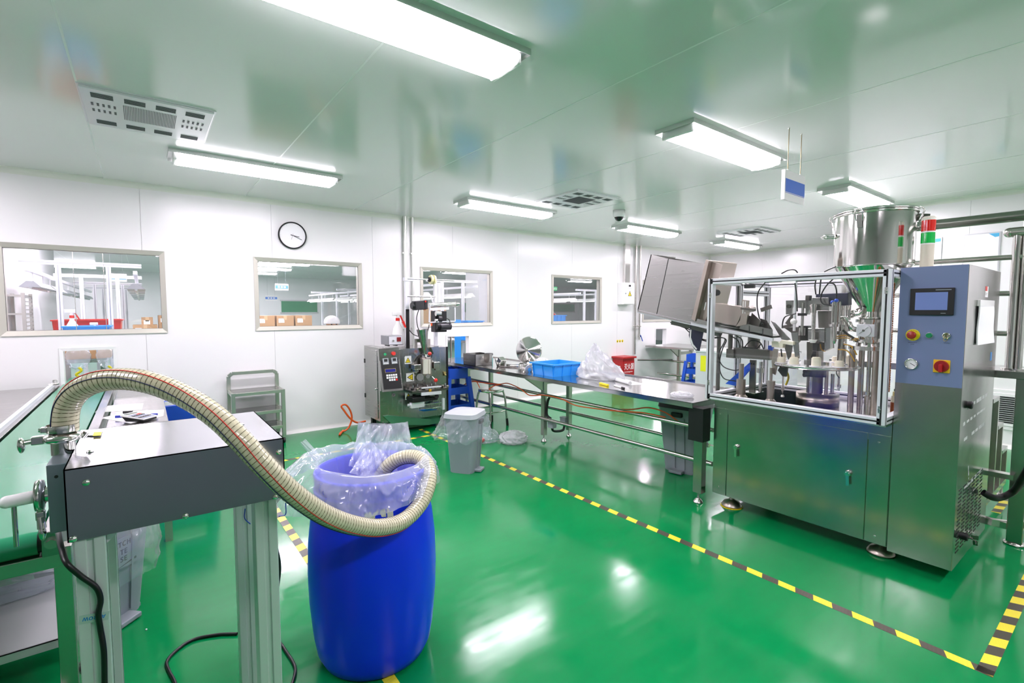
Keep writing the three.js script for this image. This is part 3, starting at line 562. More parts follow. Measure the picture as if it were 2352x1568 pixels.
// worker bent over the packing line: white cap, blue-grey coat
{
  const hx = 2.2, hz = -7.25, top = 1.375, joints = [];
  const cap = (a, b, ra, rb) => joints.push([a, b, ra, rb]);
  cap([hx, top - .10, hz], [hx, top - .15, hz + .01], .092, .075); cap([hx, top - .17, hz - .01], [hx, top - .27, hz - .02], .05, .055);
  cap([hx, top - .33, hz - .03], [hx, top - .75, hz - .06], .14, .15);
  for (const s of [-1, 1]) { cap([hx, top - .32, hz - .03], [hx + s * .17, top - .35, hz - .03], .08, .065); cap([hx + s * .18, top - .36, hz - .03], [hx + s * .21, top - .62, hz + .02], .052, .042); cap([hx + s * .21, top - .62, hz + .02], [hx + s * .12, top - .6, hz + .26], .042, .034); cap([hx + s * .08, top - .76, hz - .05], [hx + s * .12, top - .8, hz + .32], .085, .065); cap([hx + s * .12, top - .8, hz + .32], [hx + s * .12, .06, hz + .3], .06, .045); cap([hx + s * .12, .05, hz + .28], [hx + s * .12, .04, hz + .42], .045, .035); }
  const n = 72, mc = new MarchingCubes(n, M.white, false, false, 120000), size = .8, c = [hx, .7, hz + .08], lo = c.map((v, i) => v - [size, size, size][i]);
  mc.isolation = 0; const cell = 2 * size / n;
  const sd = p => { let d = 9; for (const [a, b, ra, rb] of joints) { const ab = V(b).sub(V(a)), ap = V(p).sub(V(a)), t = Math.max(0, Math.min(1, ap.dot(ab) / ab.lengthSq())); const e = ap.addScaledVector(ab, -t).length() - (ra + (rb - ra) * t), h = Math.max(0, .03 - Math.abs(d - e)) / .03; d = Math.min(d, e) - h * h * .0075; } return d; };
  for (let k = 0; k < n; k++) for (let j = 0; j < n; j++) for (let i = 0; i < n; i++) mc.field[i + j * n + k * n * n] = -sd([lo[0] + i * cell, lo[1] + j * cell, lo[2] + k * cell]);
  mc.update(); const g = new THREE.BufferGeometry(), cnt = mc.count; const P = mc.positionArray.slice(0, cnt * 3), N = mc.normalArray.slice(0, cnt * 3);
  for (let i = 0; i < cnt; i++) for (let k = 0; k < 3; k++) P[3 * i + k] = c[k] + P[3 * i + k] * size;
  g.setAttribute('position', new THREE.BufferAttribute(P, 3)); g.setAttribute('normal', new THREE.BufferAttribute(N, 3)); g.computeVertexNormals();
  const o = thing('person', 'person in white cap bending behind the second window', 'person', [hx, 0, hz]);
  obj('body', g, mat(0xc99a7d, .6), o);
  obj('coat', [Lt([[.17, 0], [.2, .05], [.19, .25], [.17, .42], [.1, .47]], [hx, top - .78, hz - .04], 24)], mat(0x5f7089, .8), o);
  obj('cap', mv(new THREE.SphereGeometry(.112, 24, 12, 0, 7, 0, 1.75).scale(1, .9, 1.08), hx, top - .1, hz - .012), mat(0xf3f3f3, .8), o);
  for (const s of [-1, 1]) obj('eye', S([hx + s * .034, top - .125, hz + .088], .011, 10, 8), M.black, o);
  obj('nose', mv(new THREE.ConeGeometry(.014, .04, 8), hx, top - .15, hz + .098), mat(0xc08e72, .6), o);
}
// ================= TUBE FILLING MACHINE =================
{
  const FX = 3.335, BX = 4.16, Z0 = -1.93, Z1 = -.861, Z2 = -.578, YB = .1, BED = .82;
  const o = thing('filling_machine', 'large stainless tube filling machine with control cabinet and glass-walled mechanism', 'machine', [3.75, 0, -1.25]);
  const P = (n, g, m, par = o) => obj(n, g, m, par);
  // ---- base cabinet ----
  const bd = P('base_cabinet', [B(FX + .006, BX, YB, BED, Z0, Z1 - .001)], M.steelSide);
  P('top_rail', B(FX, FX + .006, BED - .12, BED, Z0, Z1, .002), M.steelSide, bd);
  const door0 = PX(1671, 1000, FX)[2], door1 = PX(1990, 1100, FX)[2], dy = PX(1671, 938, FX)[1];
  P('side_panel', B(FX - .001, FX + .006, YB, dy - .003, Z0 + .002, door0 - .002, .002), M.steelSide, bd);
  const dr = P('cabinet_door', B(FX - .002, FX + .006, YB, dy - .003, door0 + .002, door1 - .002, .002), M.steelSide);
  P('corner_panel', B(FX - .001, FX + .006, YB, dy - .003, door1 + .002, Z1 - .003, .002), M.steelSide, bd);
  for (const [x, y] of [[1692, 1026], [1949, 1086]]) {
    const c = PX(x, y, FX - .002); P('door_latch', [C([c[0], c[1], c[2]], [c[0] - .022, c[1], c[2]], .019, .016, 18), C([c[0] - .022, c[1], c[2]], [c[0] - .026, c[1], c[2]], .012, .01, 14), bar([c[0] - .018, c[1], c[2]], [c[0] - .02, c[1] - .07, c[2] + .004], .016, .008, [1, 0, 0])], M.chrome, dr);
  }
  for (const [x, y] of [[1655, 950], [1650, 1118], [2019, 1016], [2009, 1231]]) { const c = PX(x, y, FX); P('bolt', C(c, [c[0] - .005, c[1], c[2]], .0075, .005, 12), M.chrome, bd); }
  for (const [x, z] of [[FX + .1, Z0 + .1], [FX + .13, -.92], [BX - .1, Z0 + .1], [BX - .1, -.7]])
    P('machine_foot', Lt([[.016, .1], [.016, .06], [.024, .05], [.055, .035], [.07, .012], [.07, 0], [0, 0]], [x, 0, z], 28), M.warmSteel);
  P('yellow_mat', C([FX + .1, .0005, Z0 + .1], [FX + .1, .003, Z0 + .1], .078, .078, 24), M.yellow);
  // ---- control cabinet ----
  const CT = 1.683, cab = P('control_cabinet', B(FX, BX, YB - .02, CT, Z1 + .002, Z2, .003), M.steelSide);
  const by0 = 1.05; P('blue_panel', B(FX - .004, FX, by0, CT - .001, Z1 + .004, Z2 - .002, .001), M.panelBlue, cab);
  const on = (x, y) => PX(x, y, FX - .004);
  { // touch screen
    const a = on(2093, 663), b = on(2191, 724), z0 = a[2], z1 = b[2], y1 = a[1], y0 = b[1];
    const sc = P('touch_screen', B(FX - .018, FX - .004, y0, y1, z0, z1, .003), M.black);
    const s0 = on(2105, 672), s1 = on(2177, 713);
    P('display', B(FX - .0188, FX - .018, s1[1] + .003, s0[1], s0[2], s1[2]), new THREE.MeshPhysicalMaterial({ color: 0x6f7fb6, roughness: .12, emissive: hex(0x6f80bd), emissiveIntensity: .12 }), sc);
    P('maker_strip', B(FX - .0187, FX - .018, y1 - .012, y1 - .008, z1 - .075, z1 - .012), M.plasticGrey, sc);
    P('model_strip', B(FX - .0187, FX - .018, y0 + .009, y0 + .012, z1 - .05, z1 - .03), M.plasticGrey, sc);
  }
  { // emergency stop
    const c = on(2097, 769), e = P('emergency_stop', C([c[0], c[1], c[2]], [c[0] - .004, c[1], c[2]], .031, .031, 32), M.yellow);
    P('button', [Lt([[0, 0], [.012, 0], [.012, .014], [.02, .018], [.021, .026], [.017, .031], [0, .033]], [0, 0, 0], 24).rotateZ(Math.PI / 2).translate(c[0] - .004, c[1], c[2])], mat(0x9c2a22, .35), e);
    const tx = canvasTex(256, 256, g => { g.fillStyle = '#f3e11a'; g.fillRect(0, 0, 256, 256); g.fillStyle = '#1a1a10'; g.font = 'bold 30px sans-serif'; g.textAlign = 'center'; 'EMERGENCY'.split('').forEach((ch, i) => { const a = (i - 4) * .26; g.save(); g.translate(128 + 104 * Math.sin(a), 128 - 104 * Math.cos(a)); g.rotate(a); g.fillText(ch, 0, 10); g.restore(); }); g.fillText('STOP', 128, 246); });
    const cg = new THREE.CylinderGeometry(.0305, .0305, .001, 32).rotateX(Math.PI / 2).rotateY(-Math.PI / 2); const ps = cg.attributes.position, uv = cg.attributes.uv;
    for (let i = 0; i < ps.count; i++) uv.setXY(i, ps.getZ(i) / .061 + .5, ps.getY(i) / .061 + .5);
    obj('legend', mv(cg, c[0] - .0045, c[1], c[2]), new THREE.MeshPhysicalMaterial({ map: tx, roughness: .5 }), e, true);
    decal('stop_label', [c[0], c[1] - .046, c[2]], [0, 0, 1], [0, 1, 0], .05, .018, new THREE.MeshPhysicalMaterial({ roughness: .5, map: canvasTex(128, 46, g => { g.fillStyle = '#7583ab'; g.fillRect(0, 0, 128, 46); g.fillStyle = '#1c2030'; g.textAlign = 'center'; g.font = 'bold 17px sans-serif'; g.fillText('EMERGENCY', 64, 17); g.fillText('STOP', 64, 40); }) }), e);
  }
  { const c = on(2135, 770); const b = P('green_lamp', C(c, [c[0] - .006, c[1], c[2]], .0155, .0155, 24), M.chrome); P('button_cap', [C([c[0] - .006, c[1], c[2]], [c[0] - .02, c[1], c[2]], .014, .012, 24)], mat(0x0d8a58, .25), b); }
  { const c = on(2174, 771); const k = P('key_switch', [mv(new THREE.TorusGeometry(.014, .004, 8, 24).rotateY(Math.PI / 2), c[0] - .006, c[1], c[2]), C(c, [c[0] - .006, c[1], c[2]], .012, .012, 20)], M.chrome); P('key', [bar([c[0] - .006, c[1] - .008, c[2]], [c[0] - .02, c[1] + .01, c[2]], .004, .012), mv(new THREE.TorusGeometry(.009, .0018, 6, 18).rotateY(1.2), c[0] - .02, c[1] - .018, c[2])], mat(0xa69a6a, .3, .9), k);
    decal('switch_legend', [c[0], c[1] - .035, c[2] + .003], [0, 0, 1], [0, 1, 0], .03, .012, new THREE.MeshPhysicalMaterial({ roughness: .5, map: canvasTex(64, 26, g => { g.fillStyle = '#7583ab'; g.fillRect(0, 0, 64, 26); g.fillStyle = '#232a44'; g.font = 'bold 11px sans-serif'; g.fillText('0  1', 18, 11); g.fillRect(6, 17, 50, 4); }) }), k); }
  { const c = on(2094, 835), g = P('pressure_gauge', [Lt([[.029, 0], [.03, .012], [.027, .016], [.025, .012]], [0, 0, 0], 32).rotateZ(Math.PI / 2).translate(c[0], c[1], c[2])], M.chrome); P('dial', C(c, [c[0] - .006, c[1], c[2]], .026, .026, 32), M.paper, g); P('needle', turn(B(c[0] - .0075, c[0] - .0065, c[1] - .018, c[1] + .006, c[2] - .0012, c[2] + .0012), 'X', -1.0, c), M.black, g);
    for (let i = 0; i < 9; i++) P('scale_mark', turn(B(c[0] - .0068, c[0] - .006, c[1] + .019, c[1] + .023, c[2] - .0006, c[2] + .0006), 'X', -2.2 + i * .55, c), M.black, g); }
  { const c = on(2163, 841), s = P('main_switch', B(c[0] - .005, c[0], c[1] - .034, c[1] + .034, c[2] - .034, c[2] + .034, .004), mat(0xf2bd18, .4)); P('dial', C([c[0] - .005, c[1], c[2]], [c[0] - .016, c[1], c[2]], .031, .029, 32), mat(0x99161a, .35), s); P('grip', [bar([c[0] - .026, c[1] - .03, c[2]], [c[0] - .026, c[1] + .012, c[2]], .013, .024, [1, 0, 0], .004)], mat(0xb01a1e, .35), s); }
  // side wall of the control cabinet: knobs, key lock, louvre slots, tape remains
  const sd = (x, y) => PZ(x, y, Z2);
  { const c = sd(2222, 929); P('latch_knob', [C(c, [c[0], c[1], c[2] + .018], .018, .022, 20), C([c[0], c[1], c[2] + .018], [c[0], c[1], c[2] + .022], .02, .016, 20)], M.black); }
  { const c = sd(2206, 1229), k = P('key_lock', [C(c, [c[0], c[1], c[2] + .03], .019, .021, 20)], M.black); P('key_head', [C([c[0], c[1], c[2] + .03], [c[0], c[1], c[2] + .05], .006, .006, 8), turn(BC([c[0], c[1], c[2] + .06], .004, .024, .03, .001), 'Y', .5, c)], M.darkSteel, k); P('spare_key', [mv(new THREE.TorusGeometry(.011, .0012, 6, 18), c[0] + .01, c[1] - .018, c[2] + .06), turn(BC([c[0] + .02, c[1] - .042, c[2] + .055], .006, .03, .02, .001), 'Z', .4, c)], M.darkSteel, k); }
  for (let r = 0; r < 17; r++) for (let c = 0; c < 6; c++) { const x = FX + .06 + c * .105, y = .16 + r * .021 + c * .0; if (x + .08 < BX) P('louvre_slot', turn(B(x, x + .062, y, y + .008, Z2, Z2 + .0012), 'Z', 0), M.slot, cab); }
  const torn = mat(0xbfc3c0, .7);
  for (const [x0, y0, x1, y1, w] of [[2222, 935, 2268, 905, .028], [2212, 975, 2265, 935, .02], [2214, 1010, 2270, 965, .024], [2206, 1130, 2258, 1075, .026], [2225, 1100, 2224, 1070, .018]]) { const a = sd(x0, y0), b = sd(x1, y1), n = 7; for (let i = 0; i < n; i++) { if (rnd() < .2) continue; const f = i / n, g = (i + rr(.5, .95)) / n, L = (t, k) => a[k] + (b[k] - a[k]) * t; P('tape_residue', bar([L(f, 0), L(f, 1), Z2 + .0004], [L(g, 0), L(g, 1), Z2 + .0004], .0006, w * rr(.5, 1), [0, 1, 0]), torn, cab); } }
  P('side_seam', bar([...sd(2206, 1160).slice(0, 2), Z2 + .0005], [...sd(2256, 1105).slice(0, 2), Z2 + .0005], .001, .006), M.chrome, cab);
  // small red and white sticker on the side
  { const c = sd(2266, 670); decal('inspection_sticker', c, [1, 0, 0], [0, 1, 0], .07, .06, new THREE.MeshPhysicalMaterial({ roughness: .5, map: canvasTex(64, 56, g => { g.fillStyle = '#f2f2f0'; g.fillRect(0, 0, 64, 56); g.fillStyle = '#d0332c'; g.fillRect(0, 0, 44, 24); g.fillStyle = '#8a8a8a'; g.fillRect(6, 34, 40, 3); g.fillRect(6, 42, 30, 3); }) }), cab); }
  { const c = sd(2276, 818); decal('blue_sticker', c, [1, 0, 0], [0, 1, 0], .035, .05, mat(0x4a8fd0, .5), cab); }
  // ---- signal tower ----
  {
    const a = PX(2128, 608, 3.55), x = a[0], z = a[2], s = P('signal_tower', [C([x, CT, z], [x, 1.822, z], .031, .031, 28), C([x, CT, z], [x, CT + .01, z], .036, .036, 28)], mat(0xd9d4c0, .4));
    P('green_module', C([x, 1.827, z], [x, 1.886, z], .0325, .0325, 28), new THREE.MeshPhysicalMaterial({ color: 0x0fbf4f, roughness: .15, clearcoat: 1 }), s);
    P('red_module', C([x, 1.894, z], [x, 1.955, z], .0325, .0325, 28), new THREE.MeshPhysicalMaterial({ color: 0xe0201c, roughness: .15, clearcoat: 1 }), s);
    P('ring', [C([x, 1.82, z], [x, 1.828, z], .0315, .0315, 28)], M.white, s); P('ring', [C([x, 1.885, z], [x, 1.895, z], .0315, .0315, 28)], M.white, s);
    P('cap', [Lt([[.033, 0], [.033, .012], [.024, .022], [0, .024]], [x, 1.955, z], 28)], mat(0xe4e0d2, .4), s);
  }
  // ---- enclosure of aluminium profile ----
  const EX = 3.2, ER = 4.06, EY = 1.672, k = .04, EZ0 = -1.925, EZ1 = -.862;
  const prof = (name, p, q, axis, faces) => {   // 40 mm profile with dark grooves on the listed faces
    const lo = p.map((v, i) => Math.min(v, q[i]) - (i === axis ? 0 : k / 2)), hi = p.map((v, i) => Math.max(v, q[i]) + (i === axis ? 0 : k / 2));
    const m = P(name, B(lo[0], hi[0], lo[1], hi[1], lo[2], hi[2], .003), M.alu);
    for (const [ax, s] of faces) { const a = [...lo], b = [...hi], w = [0, 1, 2].find(i => i !== axis && i !== ax); a[w] = (lo[w] + hi[w]) / 2 - .0042; b[w] = a[w] + .0084; a[ax] = s < 0 ? lo[ax] - .0006 : hi[ax] - .0004; b[ax] = a[ax] + .001; P('groove', B(a[0], b[0], a[1], b[1], a[2], b[2]), M.slot, m); }
    return m;
  };
  const yb = .84, yt = EY - .02, zl = EZ0 + .02, zr = EZ1 - .02, xf = EX + .02, xr = ER - .02;
  prof('frame_rail', [xf, yt, zl], [xf, yt, zr], 2, [[0, -1]]); prof('frame_rail', [xf, yb, zl], [xf, yb, zr], 2, [[0, -1]]);
  prof('frame_post', [xf, yb - .02, zl - .001], [xf, yt + .02, zl - .001], 1, [[0, -1], [2, -1]]); prof('frame_post', [xf, yb - .02, zr + .001], [xf, yt + .02, zr + .001], 1, [[0, -1], [2, 1]]);
  prof('frame_rail', [xr, yt, zl], [xr, yt, zr], 2, [[0, -1]]); prof('frame_rail', [xr, yb, zl], [xr, yb, zr], 2, [[0, -1]]);
  prof('frame_post', [xr, yb, zl], [xr, yt, zl], 1, [[0, -1], [2, 1]]); prof('frame_post', [xr, yb, zr], [xr, yt, zr], 1, [[0, -1]]);
  for (const z of [zl, zr]) for (const y of [yb, yt]) prof('frame_rail', [xf + .02, y, z], [xr - .02, y, z], 0, [[2, z === zl ? 1 : 1]]);
  prof('frame_post', [3.6, yb, zl], [3.6, yt, zl], 1, [[0, -1], [2, 1]]);
  prof('frame_rail', [3.62, yt - .07, zl], [xr - .02, yt - .07, zl], 0, [[2, 1]]);
  P('front_pane', B(xf - .004, xf + .004, yb + .018, yt - .018, zl + .018, zr - .018), M.glass);
  P('back_pane', B(xr - .003, xr + .003, yb + .018, yt - .018, zl + .018, zr - .018), M.glass);
  for (const [x, y] of [[1632, 678], [1628, 878], [2036, 667], [2020, 940]]) { const c = PX(x, y, EX); P('hinge_pin', [C(c, [c[0] - .012, c[1], c[2]], .008, .006, 12), B(c[0] - .006, c[0], c[1] - .018, c[1] + .018, c[2] - .006, c[2] + .006)], M.chrome); }
  P('bed_plate', B(EX + .03, ER, BED - .012, BED, EZ0, EZ1, .002), M.chrome);
  // ---- mechanism on the bed ----
  const flange = (x, z, r, m = M.warmSteel) => Lt([[0, 0], [r * 1.5, 0], [r * 1.5, .004], [r * 1.05, .016], [r, .02]], [x, BED, z], 24);
  const colX = (px, py) => PY(px, py, BED);
  // stout feeder columns
  { const c = colX(1701, 911), x = c[0], z = c[2]; P('feeder_column', [C([x, BED, z], [x, BED + .13, z], .031, .031, 24), flange(x, z, .031), C([x, BED + .13, z], [x, BED + .245, z], .017, .017, 18)], M.warmSteel);
    const c2 = colX(1769, 922); P('feeder_column', [C([c2[0], BED, c2[2]], [c2[0], BED + .115, c2[2]], .0235, .0235, 24), flange(c2[0], c2[2], .024), C([c2[0], BED + .115, c2[2]], [c2[0], BED + .145, c2[2]], .028, .028, 24), C([c2[0], BED + .14, c2[2]], [c2[0], BED + .235, c2[2]], .0095, .0095, 14)], M.warmSteel);
    const c3 = colX(1727, 905); P('feeder_bar', [B(c3[0] - .006, c3[0] + .014, BED, BED + .26, c3[2] - .022, c3[2] + .022, .002)], M.darkSteel);
    P('feeder_bar_foot', B(c3[0] - .05, c3[0] + .08, BED, BED + .02, c3[2] - .04, c3[2] + .05, .003), M.chrome);
    for (const [dx, dz] of [[-.012, -.01], [-.012, .01]]) P('bolt', C([c3[0] - .006, BED + .23, c3[2] + dz], [c3[0] - .012, BED + .23, c3[2] + dz], .0045, .004, 10), M.black);
    const bx = c[0]; P('feeder_beam', [prism([PX(1672, 801, bx), PX(1768, 805, bx), PX(1768, 827, bx), PX(1672, 820, bx)], [.05, 0, 0]), B(bx - .01, bx + .09, PX(1700, 803, bx)[1], PX(1700, 803, bx)[1] + .012, PX(1686, 803, bx)[2], PX(1765, 803, bx)[2])], M.darkSteel);
    P('feeder_block', prism([PX(1669, 801, bx - .02), PX(1684, 803, bx - .02), PX(1684, 822, bx - .02), PX(1668, 820, bx - .02)], [.07, 0, 0], .002), M.darkSteel);
    P('feeder_strut', rodX(1677, 760, 802, 10, bx + .03), M.darkSteel);
    P('feeder_strut', [rodX(1746, 830, 900, 8, bx + .12), rodX(1746, 845, 856, 14, bx + .12)], M.chrome);
    P('feeder_motor', [rodX(1731, 770, 802, 26, bx + .12, 26, 20), rodX(1724, 795, 803, 40, bx + .1)], M.darkSteel);
    P('blue_bracket', prism([PX(1666, 881, 3.55), PX(1722, 832, 3.55), PX(1722, 850, 3.55), PX(1690, 886, 3.55)], [.01, 0, 0]), mat(0x1c5be0, .35));
    P('blue_block', BC(PX(1771, 799, 3.5), .03, .035, .03, .003), mat(0x1c5be0, .35)); }
  // inclined tube chute with hood
  const CHX = 3.36;
  P('chute_skirt', plateX([[1585, 737], [1640, 747], [1698, 755], [1704, 741], [1774, 757], [1774, 783], [1640, 762], [1588, 745]], CHX, .006), M.steel);
  P('chute_lip', plateX([[1463, 711], [1585, 739], [1640, 751], [1774, 777], [1774, 784], [1640, 758], [1585, 746], [1463, 718]], CHX - .012, .02), M.alu);
  P('chute_floor', plateX([[1600, 733], [1774, 772], [1774, 776], [1600, 738]], CHX, .13), M.steel);
  P('chute_back', plateX([[1590, 690], [1760, 735], [1774, 757], [1774, 783], [1590, 745]], CHX + .13, .006), M.steel);
  { const hood = [[1640, 696], [1700, 704], [1703, 712], [1702, 722], [1697, 735], [1690, 748], [1640, 738]]; P('chute_hood', plateX(hood, CHX - .005, .12), M.warmSteel); P('hood_end_plate', plateX([[1704, 688], [1720, 690], [1714, 745], [1690, 750], [1700, 735], [1703, 715]], CHX - .008, .01), M.warmSteel); P('roller', C(PX(1716, 711, CHX - .03), PX(1729, 709, CHX + .1), .022, .022, 20), M.warmSteel); P('arm', [bar(PX(1702, 708, CHX - .03), PX(1735, 712, CHX - .03), .014, .014), bar(PX(1748, 712, CHX + .05), PX(1772, 704, CHX + .05), .012, .026)], M.darkSteel); P('cam_plate', plateX([[1720, 745], [1727, 718], [1746, 735], [1741, 760]], CHX + .06, .008), M.darkSteel);
    for (const x of [1721, 1752]) P('adjust_slot', plateX([[x - 1, x < 1730 ? 748 : 755], [x + 1, x < 1730 ? 748 : 755], [x + 1, x < 1730 ? 766 : 772], [x - 1, x < 1730 ? 766 : 772]], CHX - .001, .001), M.slot);
    for (const x of [1707, 1712]) P('plate_slot', plateX([[x - .8, 691], [x + 1.2, 691], [x - .2, 720], [x - 2.2, 720]], CHX - .0095, .002), M.white); }
  // big inclined tube bin
  const HX = 3.34;
  { const bin = P('tube_bin', [plateX([[1495, 584], [1535, 594], [1508, 721], [1464, 711]], HX, .004), plateX([[1534.5, 594], [1622, 606], [1585, 739], [1507.5, 721]], HX, .004)], M.steel); P('bin_back', plateX([[1495, 584], [1622, 606], [1585, 739], [1464, 711]], HX + .33, .004), M.steel, bin);
    P('bin_floor', prism([PX(1464, 712, HX), PX(1464, 716, HX), PX(1585, 744, HX), PX(1585, 740, HX)].map(p => p), [.33, 0, 0]), M.steel, bin); P('bin_end', prism([PX(1464, 712, HX), PX(1495, 584, HX), PX(1497, 584.3, HX), PX(1466, 712.5, HX)], [.33, 0, 0]), M.steel, bin);
    P('bin_seam', plateX([[1534.6, 594], [1536, 594], [1509, 721], [1507.6, 721]], HX - .001, .001), M.slot, bin);
    const fr = PX(1604, 665, HX - .03), ep = P('bin_gate_plate', prism([PX(1621, 596, HX - .03), PX(1628, 598, HX - .03), PX(1596, 738, HX - .03), PX(1588, 732, HX - .03)], [.4, 0, 0]), M.warmSteel);
    P('gate_flap', plateX([[1626, 598], [1660, 608], [1645, 660], [1620, 738], [1590, 733]], HX + .02, .005), M.warmSteel);
    P('gate_band', plateX([[1588, 728], [1640, 742], [1640, 751], [1586, 738]], HX - .02, .012), M.steel);
    for (const x of [1613, 1621]) P('gate_slot', plateX([[x - 1, 694], [x + 1.5, 694], [x - 2.5, 712], [x - 5, 712]], HX + .0185, .002), M.white, ep);
    P('star_knob', [C(PX(1641, 672, HX - .01), PX(1648, 672, HX - .05), .026, .022, 8)], M.black, ep); }
  // slide quadrant under the bin, feed drive
  { const arc = []; for (let i = 0; i <= 10; i++) { const t = i / 10; arc.push([1583 + 3 * Math.sin(t * 3.1) - (t < .3 ? 0 : 0) + 40 * t * t, 746 + 62 * Math.pow(t, .8)]); } P('quadrant_plate', plateX([[1586, 744], [1618, 748], [1606, 806], [1598, 805], [1588, 792], [1582, 770]], HX + .08, .008), M.navy); P('quadrant_slot', plateX([[1585, 757], [1588, 757], [1587, 775], [1592, 790], [1601, 801], [1599, 803], [1589, 793], [1584, 777]], HX + .078, .002), M.white);
    P('gear_motor', [bar(PX(1592, 748, HX + .05), PX(1628, 757, HX + .05), .05, .05), C(PX(1636, 761, HX + .06), PX(1655, 766, HX + .06), .028, .024, 16)], mat(0x3b423b, .5));
    P('vibrator', [bar(PX(1545, 740, HX + .1), PX(1585, 749, HX + .1), .04, .035)], mat(0x5c6058, .4, .6)); P('bin_support', rodX(1648, 760, 905, 9, 3.7), M.darkSteel); }
  // turntable
  const TC = PX(1873, 838, 3.6), tx = TC[0], ty = TC[1], tz = TC[2], tr = px2m(TC, 86);
  P('turntable_base', [Lt([[0, 0], [.125, 0], [.125, .075], [0, .075]], [tx + .01, BED, tz + .015], 40)], M.warmSteel);
  P('turntable_column', C([tx, BED + .07, tz], [tx, ty - .05, tz], .048, .048, 28), M.darkSteel);
  P('turntable_hub', [C([tx, ty - .075, tz], [tx, ty - .025, tz], .07, .07, 28), C([tx, ty - .025, tz], [tx, ty, tz], .055, .06, 28)], mat(0x2a2a2c, .4, .6));
  const tt = P('turntable', [Lt([[0, -.014], [tr - .03, -.014], [tr, -.01], [tr, .006], [tr - .004, .01], [0, .01]], [tx, ty, tz], 56)], M.chrome);
  for (let i = 0; i < 10; i++) { const a = i * Math.PI / 5 + .25, x = tx + Math.cos(a) * (tr - .042), z = tz + Math.sin(a) * (tr - .042); P('station_plate', C([x, ty + .01, z], [x, ty + .014, z], .038, .038, 20), M.alu, tt); const h = [.03, .05, .04][i % 3]; P('tube_puck', [C([x, ty + .014, z], [x, ty + .014 + h, z], .027, .026, 20), C([x, ty + .014 + h, z], [x, ty + .02 + h, z], .022, .022, 18)], M.cream, tt); }
  P('turntable_pin', [C([tx - .07, ty - .04, tz - .01], [tx - .1, ty - .04, tz - .03], .011, .013, 12), C([tx - .07, ty - .062, tz - .01], [tx - .1, ty - .062, tz - .03], .013, .015, 12)], M.black);
  // rods around the turntable
  for (const [px, t, b, w] of [[1797, 846, 912, 4], [1861, 858, 928, 6.5], [1910, 858, 929, 8], [1925, 850, 905, 6]]) { const c = colX(px, b), q = PX(px, t, c[0]), r = px2m(c, w / 2); P('guide_rod', [C([c[0], BED, c[2]], [c[0], q[1], c[2]], r, r, 14), flange(c[0], c[2], r * 1.4), C([c[0], BED + .05, c[2]], [c[0], BED + .075, c[2]], r * 1.8, r * 1.8, 16)], M.chrome); }
  { const c = colX(1896, 930), q = PX(1899, 832, c[0]); P('sensor_post', [C([c[0], BED, c[2]], [c[0], q[1], c[2]], .0105, .0105, 14), C([c[0], BED, c[2]], [c[0], BED + .02, c[2]], .016, .014, 14)], M.warmSteel); P('sensor_arm', [bar([c[0], q[1] - .01, c[2] + .01], [c[0], q[1] - .004, c[2] - .14], .012, .022)], M.steel); P('clamp_lever', [C([c[0] - .014, BED + .015, c[2]], [c[0] - .03, BED + .005, c[2] + .03], .005, .006, 8)], M.black); P('sensor_head', [BC([c[0] + .03, q[1] - .015, c[2] + .05], .03, .04, .02, .003), T([[c[0] + .03, q[1] - .03, c[2] + .05], [c[0] + .02, q[1] - .07, c[2] + .05], [c[0] + .04, q[1] - .1, c[2] + .06]], .004)], M.black); }
  // central head: plates, blocks, cylinders
  const q = 3.56;
  P('head_plate', plateX([[1805, 690], [1906, 688], [1906, 708], [1858, 712], [1856, 722], [1850, 722], [1850, 708], [1820, 706], [1819, 722], [1805, 722]], q, .035), M.steel);
  P('head_eye', [C(PX(1811, 703, q), PX(1811, 703, q - .012), .013, .013, 16), B(...(() => { const a = PX(1856, 680, q); return [a[0] - .01, a[0] + .03, a[1] - .03, a[1] + .005, a[2] - .012, a[2] + .012]; })())], M.darkSteel);
  P('head_block', plateX([[1866, 684], [1903, 684], [1903, 713], [1866, 713]], q - .05, .05, .002), M.steel);
  P('center_column', [plateX([[1853, 785], [1880, 785], [1880, 835], [1853, 835]], q + .02, .08), plateX([[1878, 712], [1902, 712], [1906, 800], [1882, 806]], q + .0, .07)], M.darkSteel);
  P('lower_block', plateX([[1857, 754], [1893, 754], [1893, 785], [1857, 783]], q - .06, .06, .002), M.steel);
  P('lower_block_side', plateX([[1894, 754], [1907, 752], [1907, 800], [1894, 806]], q - .05, .05), M.steel);
  P('valve_block', plateX([[1875, 676], [1947, 673], [1947, 699], [1930, 701], [1928, 690], [1875, 690]], q + .05, .06, .003), M.navy);
  { const c = PX(1868, 742, q - .09), m = rodX(1868, 716, 764, 8, q - .09); P('spring_cylinder', [m, rodX(1868, 698, 718, 13, q - .09), rodX(1868, 764, 780, 9, q - .09), rodX(1868, 700, 704, 16, q - .09)], M.chrome); const pts = []; const a = PX(1868, 760, q - .09), b = PX(1868, 722, q - .09); for (let i = 0; i <= 130; i++) { const t = i / 130; pts.push([a[0] + Math.cos(i * .6) * .0105, a[1] + (b[1] - a[1]) * t, a[2] + Math.sin(i * .6) * .0105]); } P('spring', T(pts, .0014, 400, 5), M.darkSteel); P('suction_cup', [rodX(1867, 780, 787, 10, q - .09, 18)], M.white); }
  P('inspection_sensor', [plateX([[1867, 787], [1878, 789], [1877, 806], [1867, 805]], q - .08, .025, .002), plateX([[1868, 806], [1874, 806], [1874, 824], [1862, 820]], q - .07, .004)], M.black);
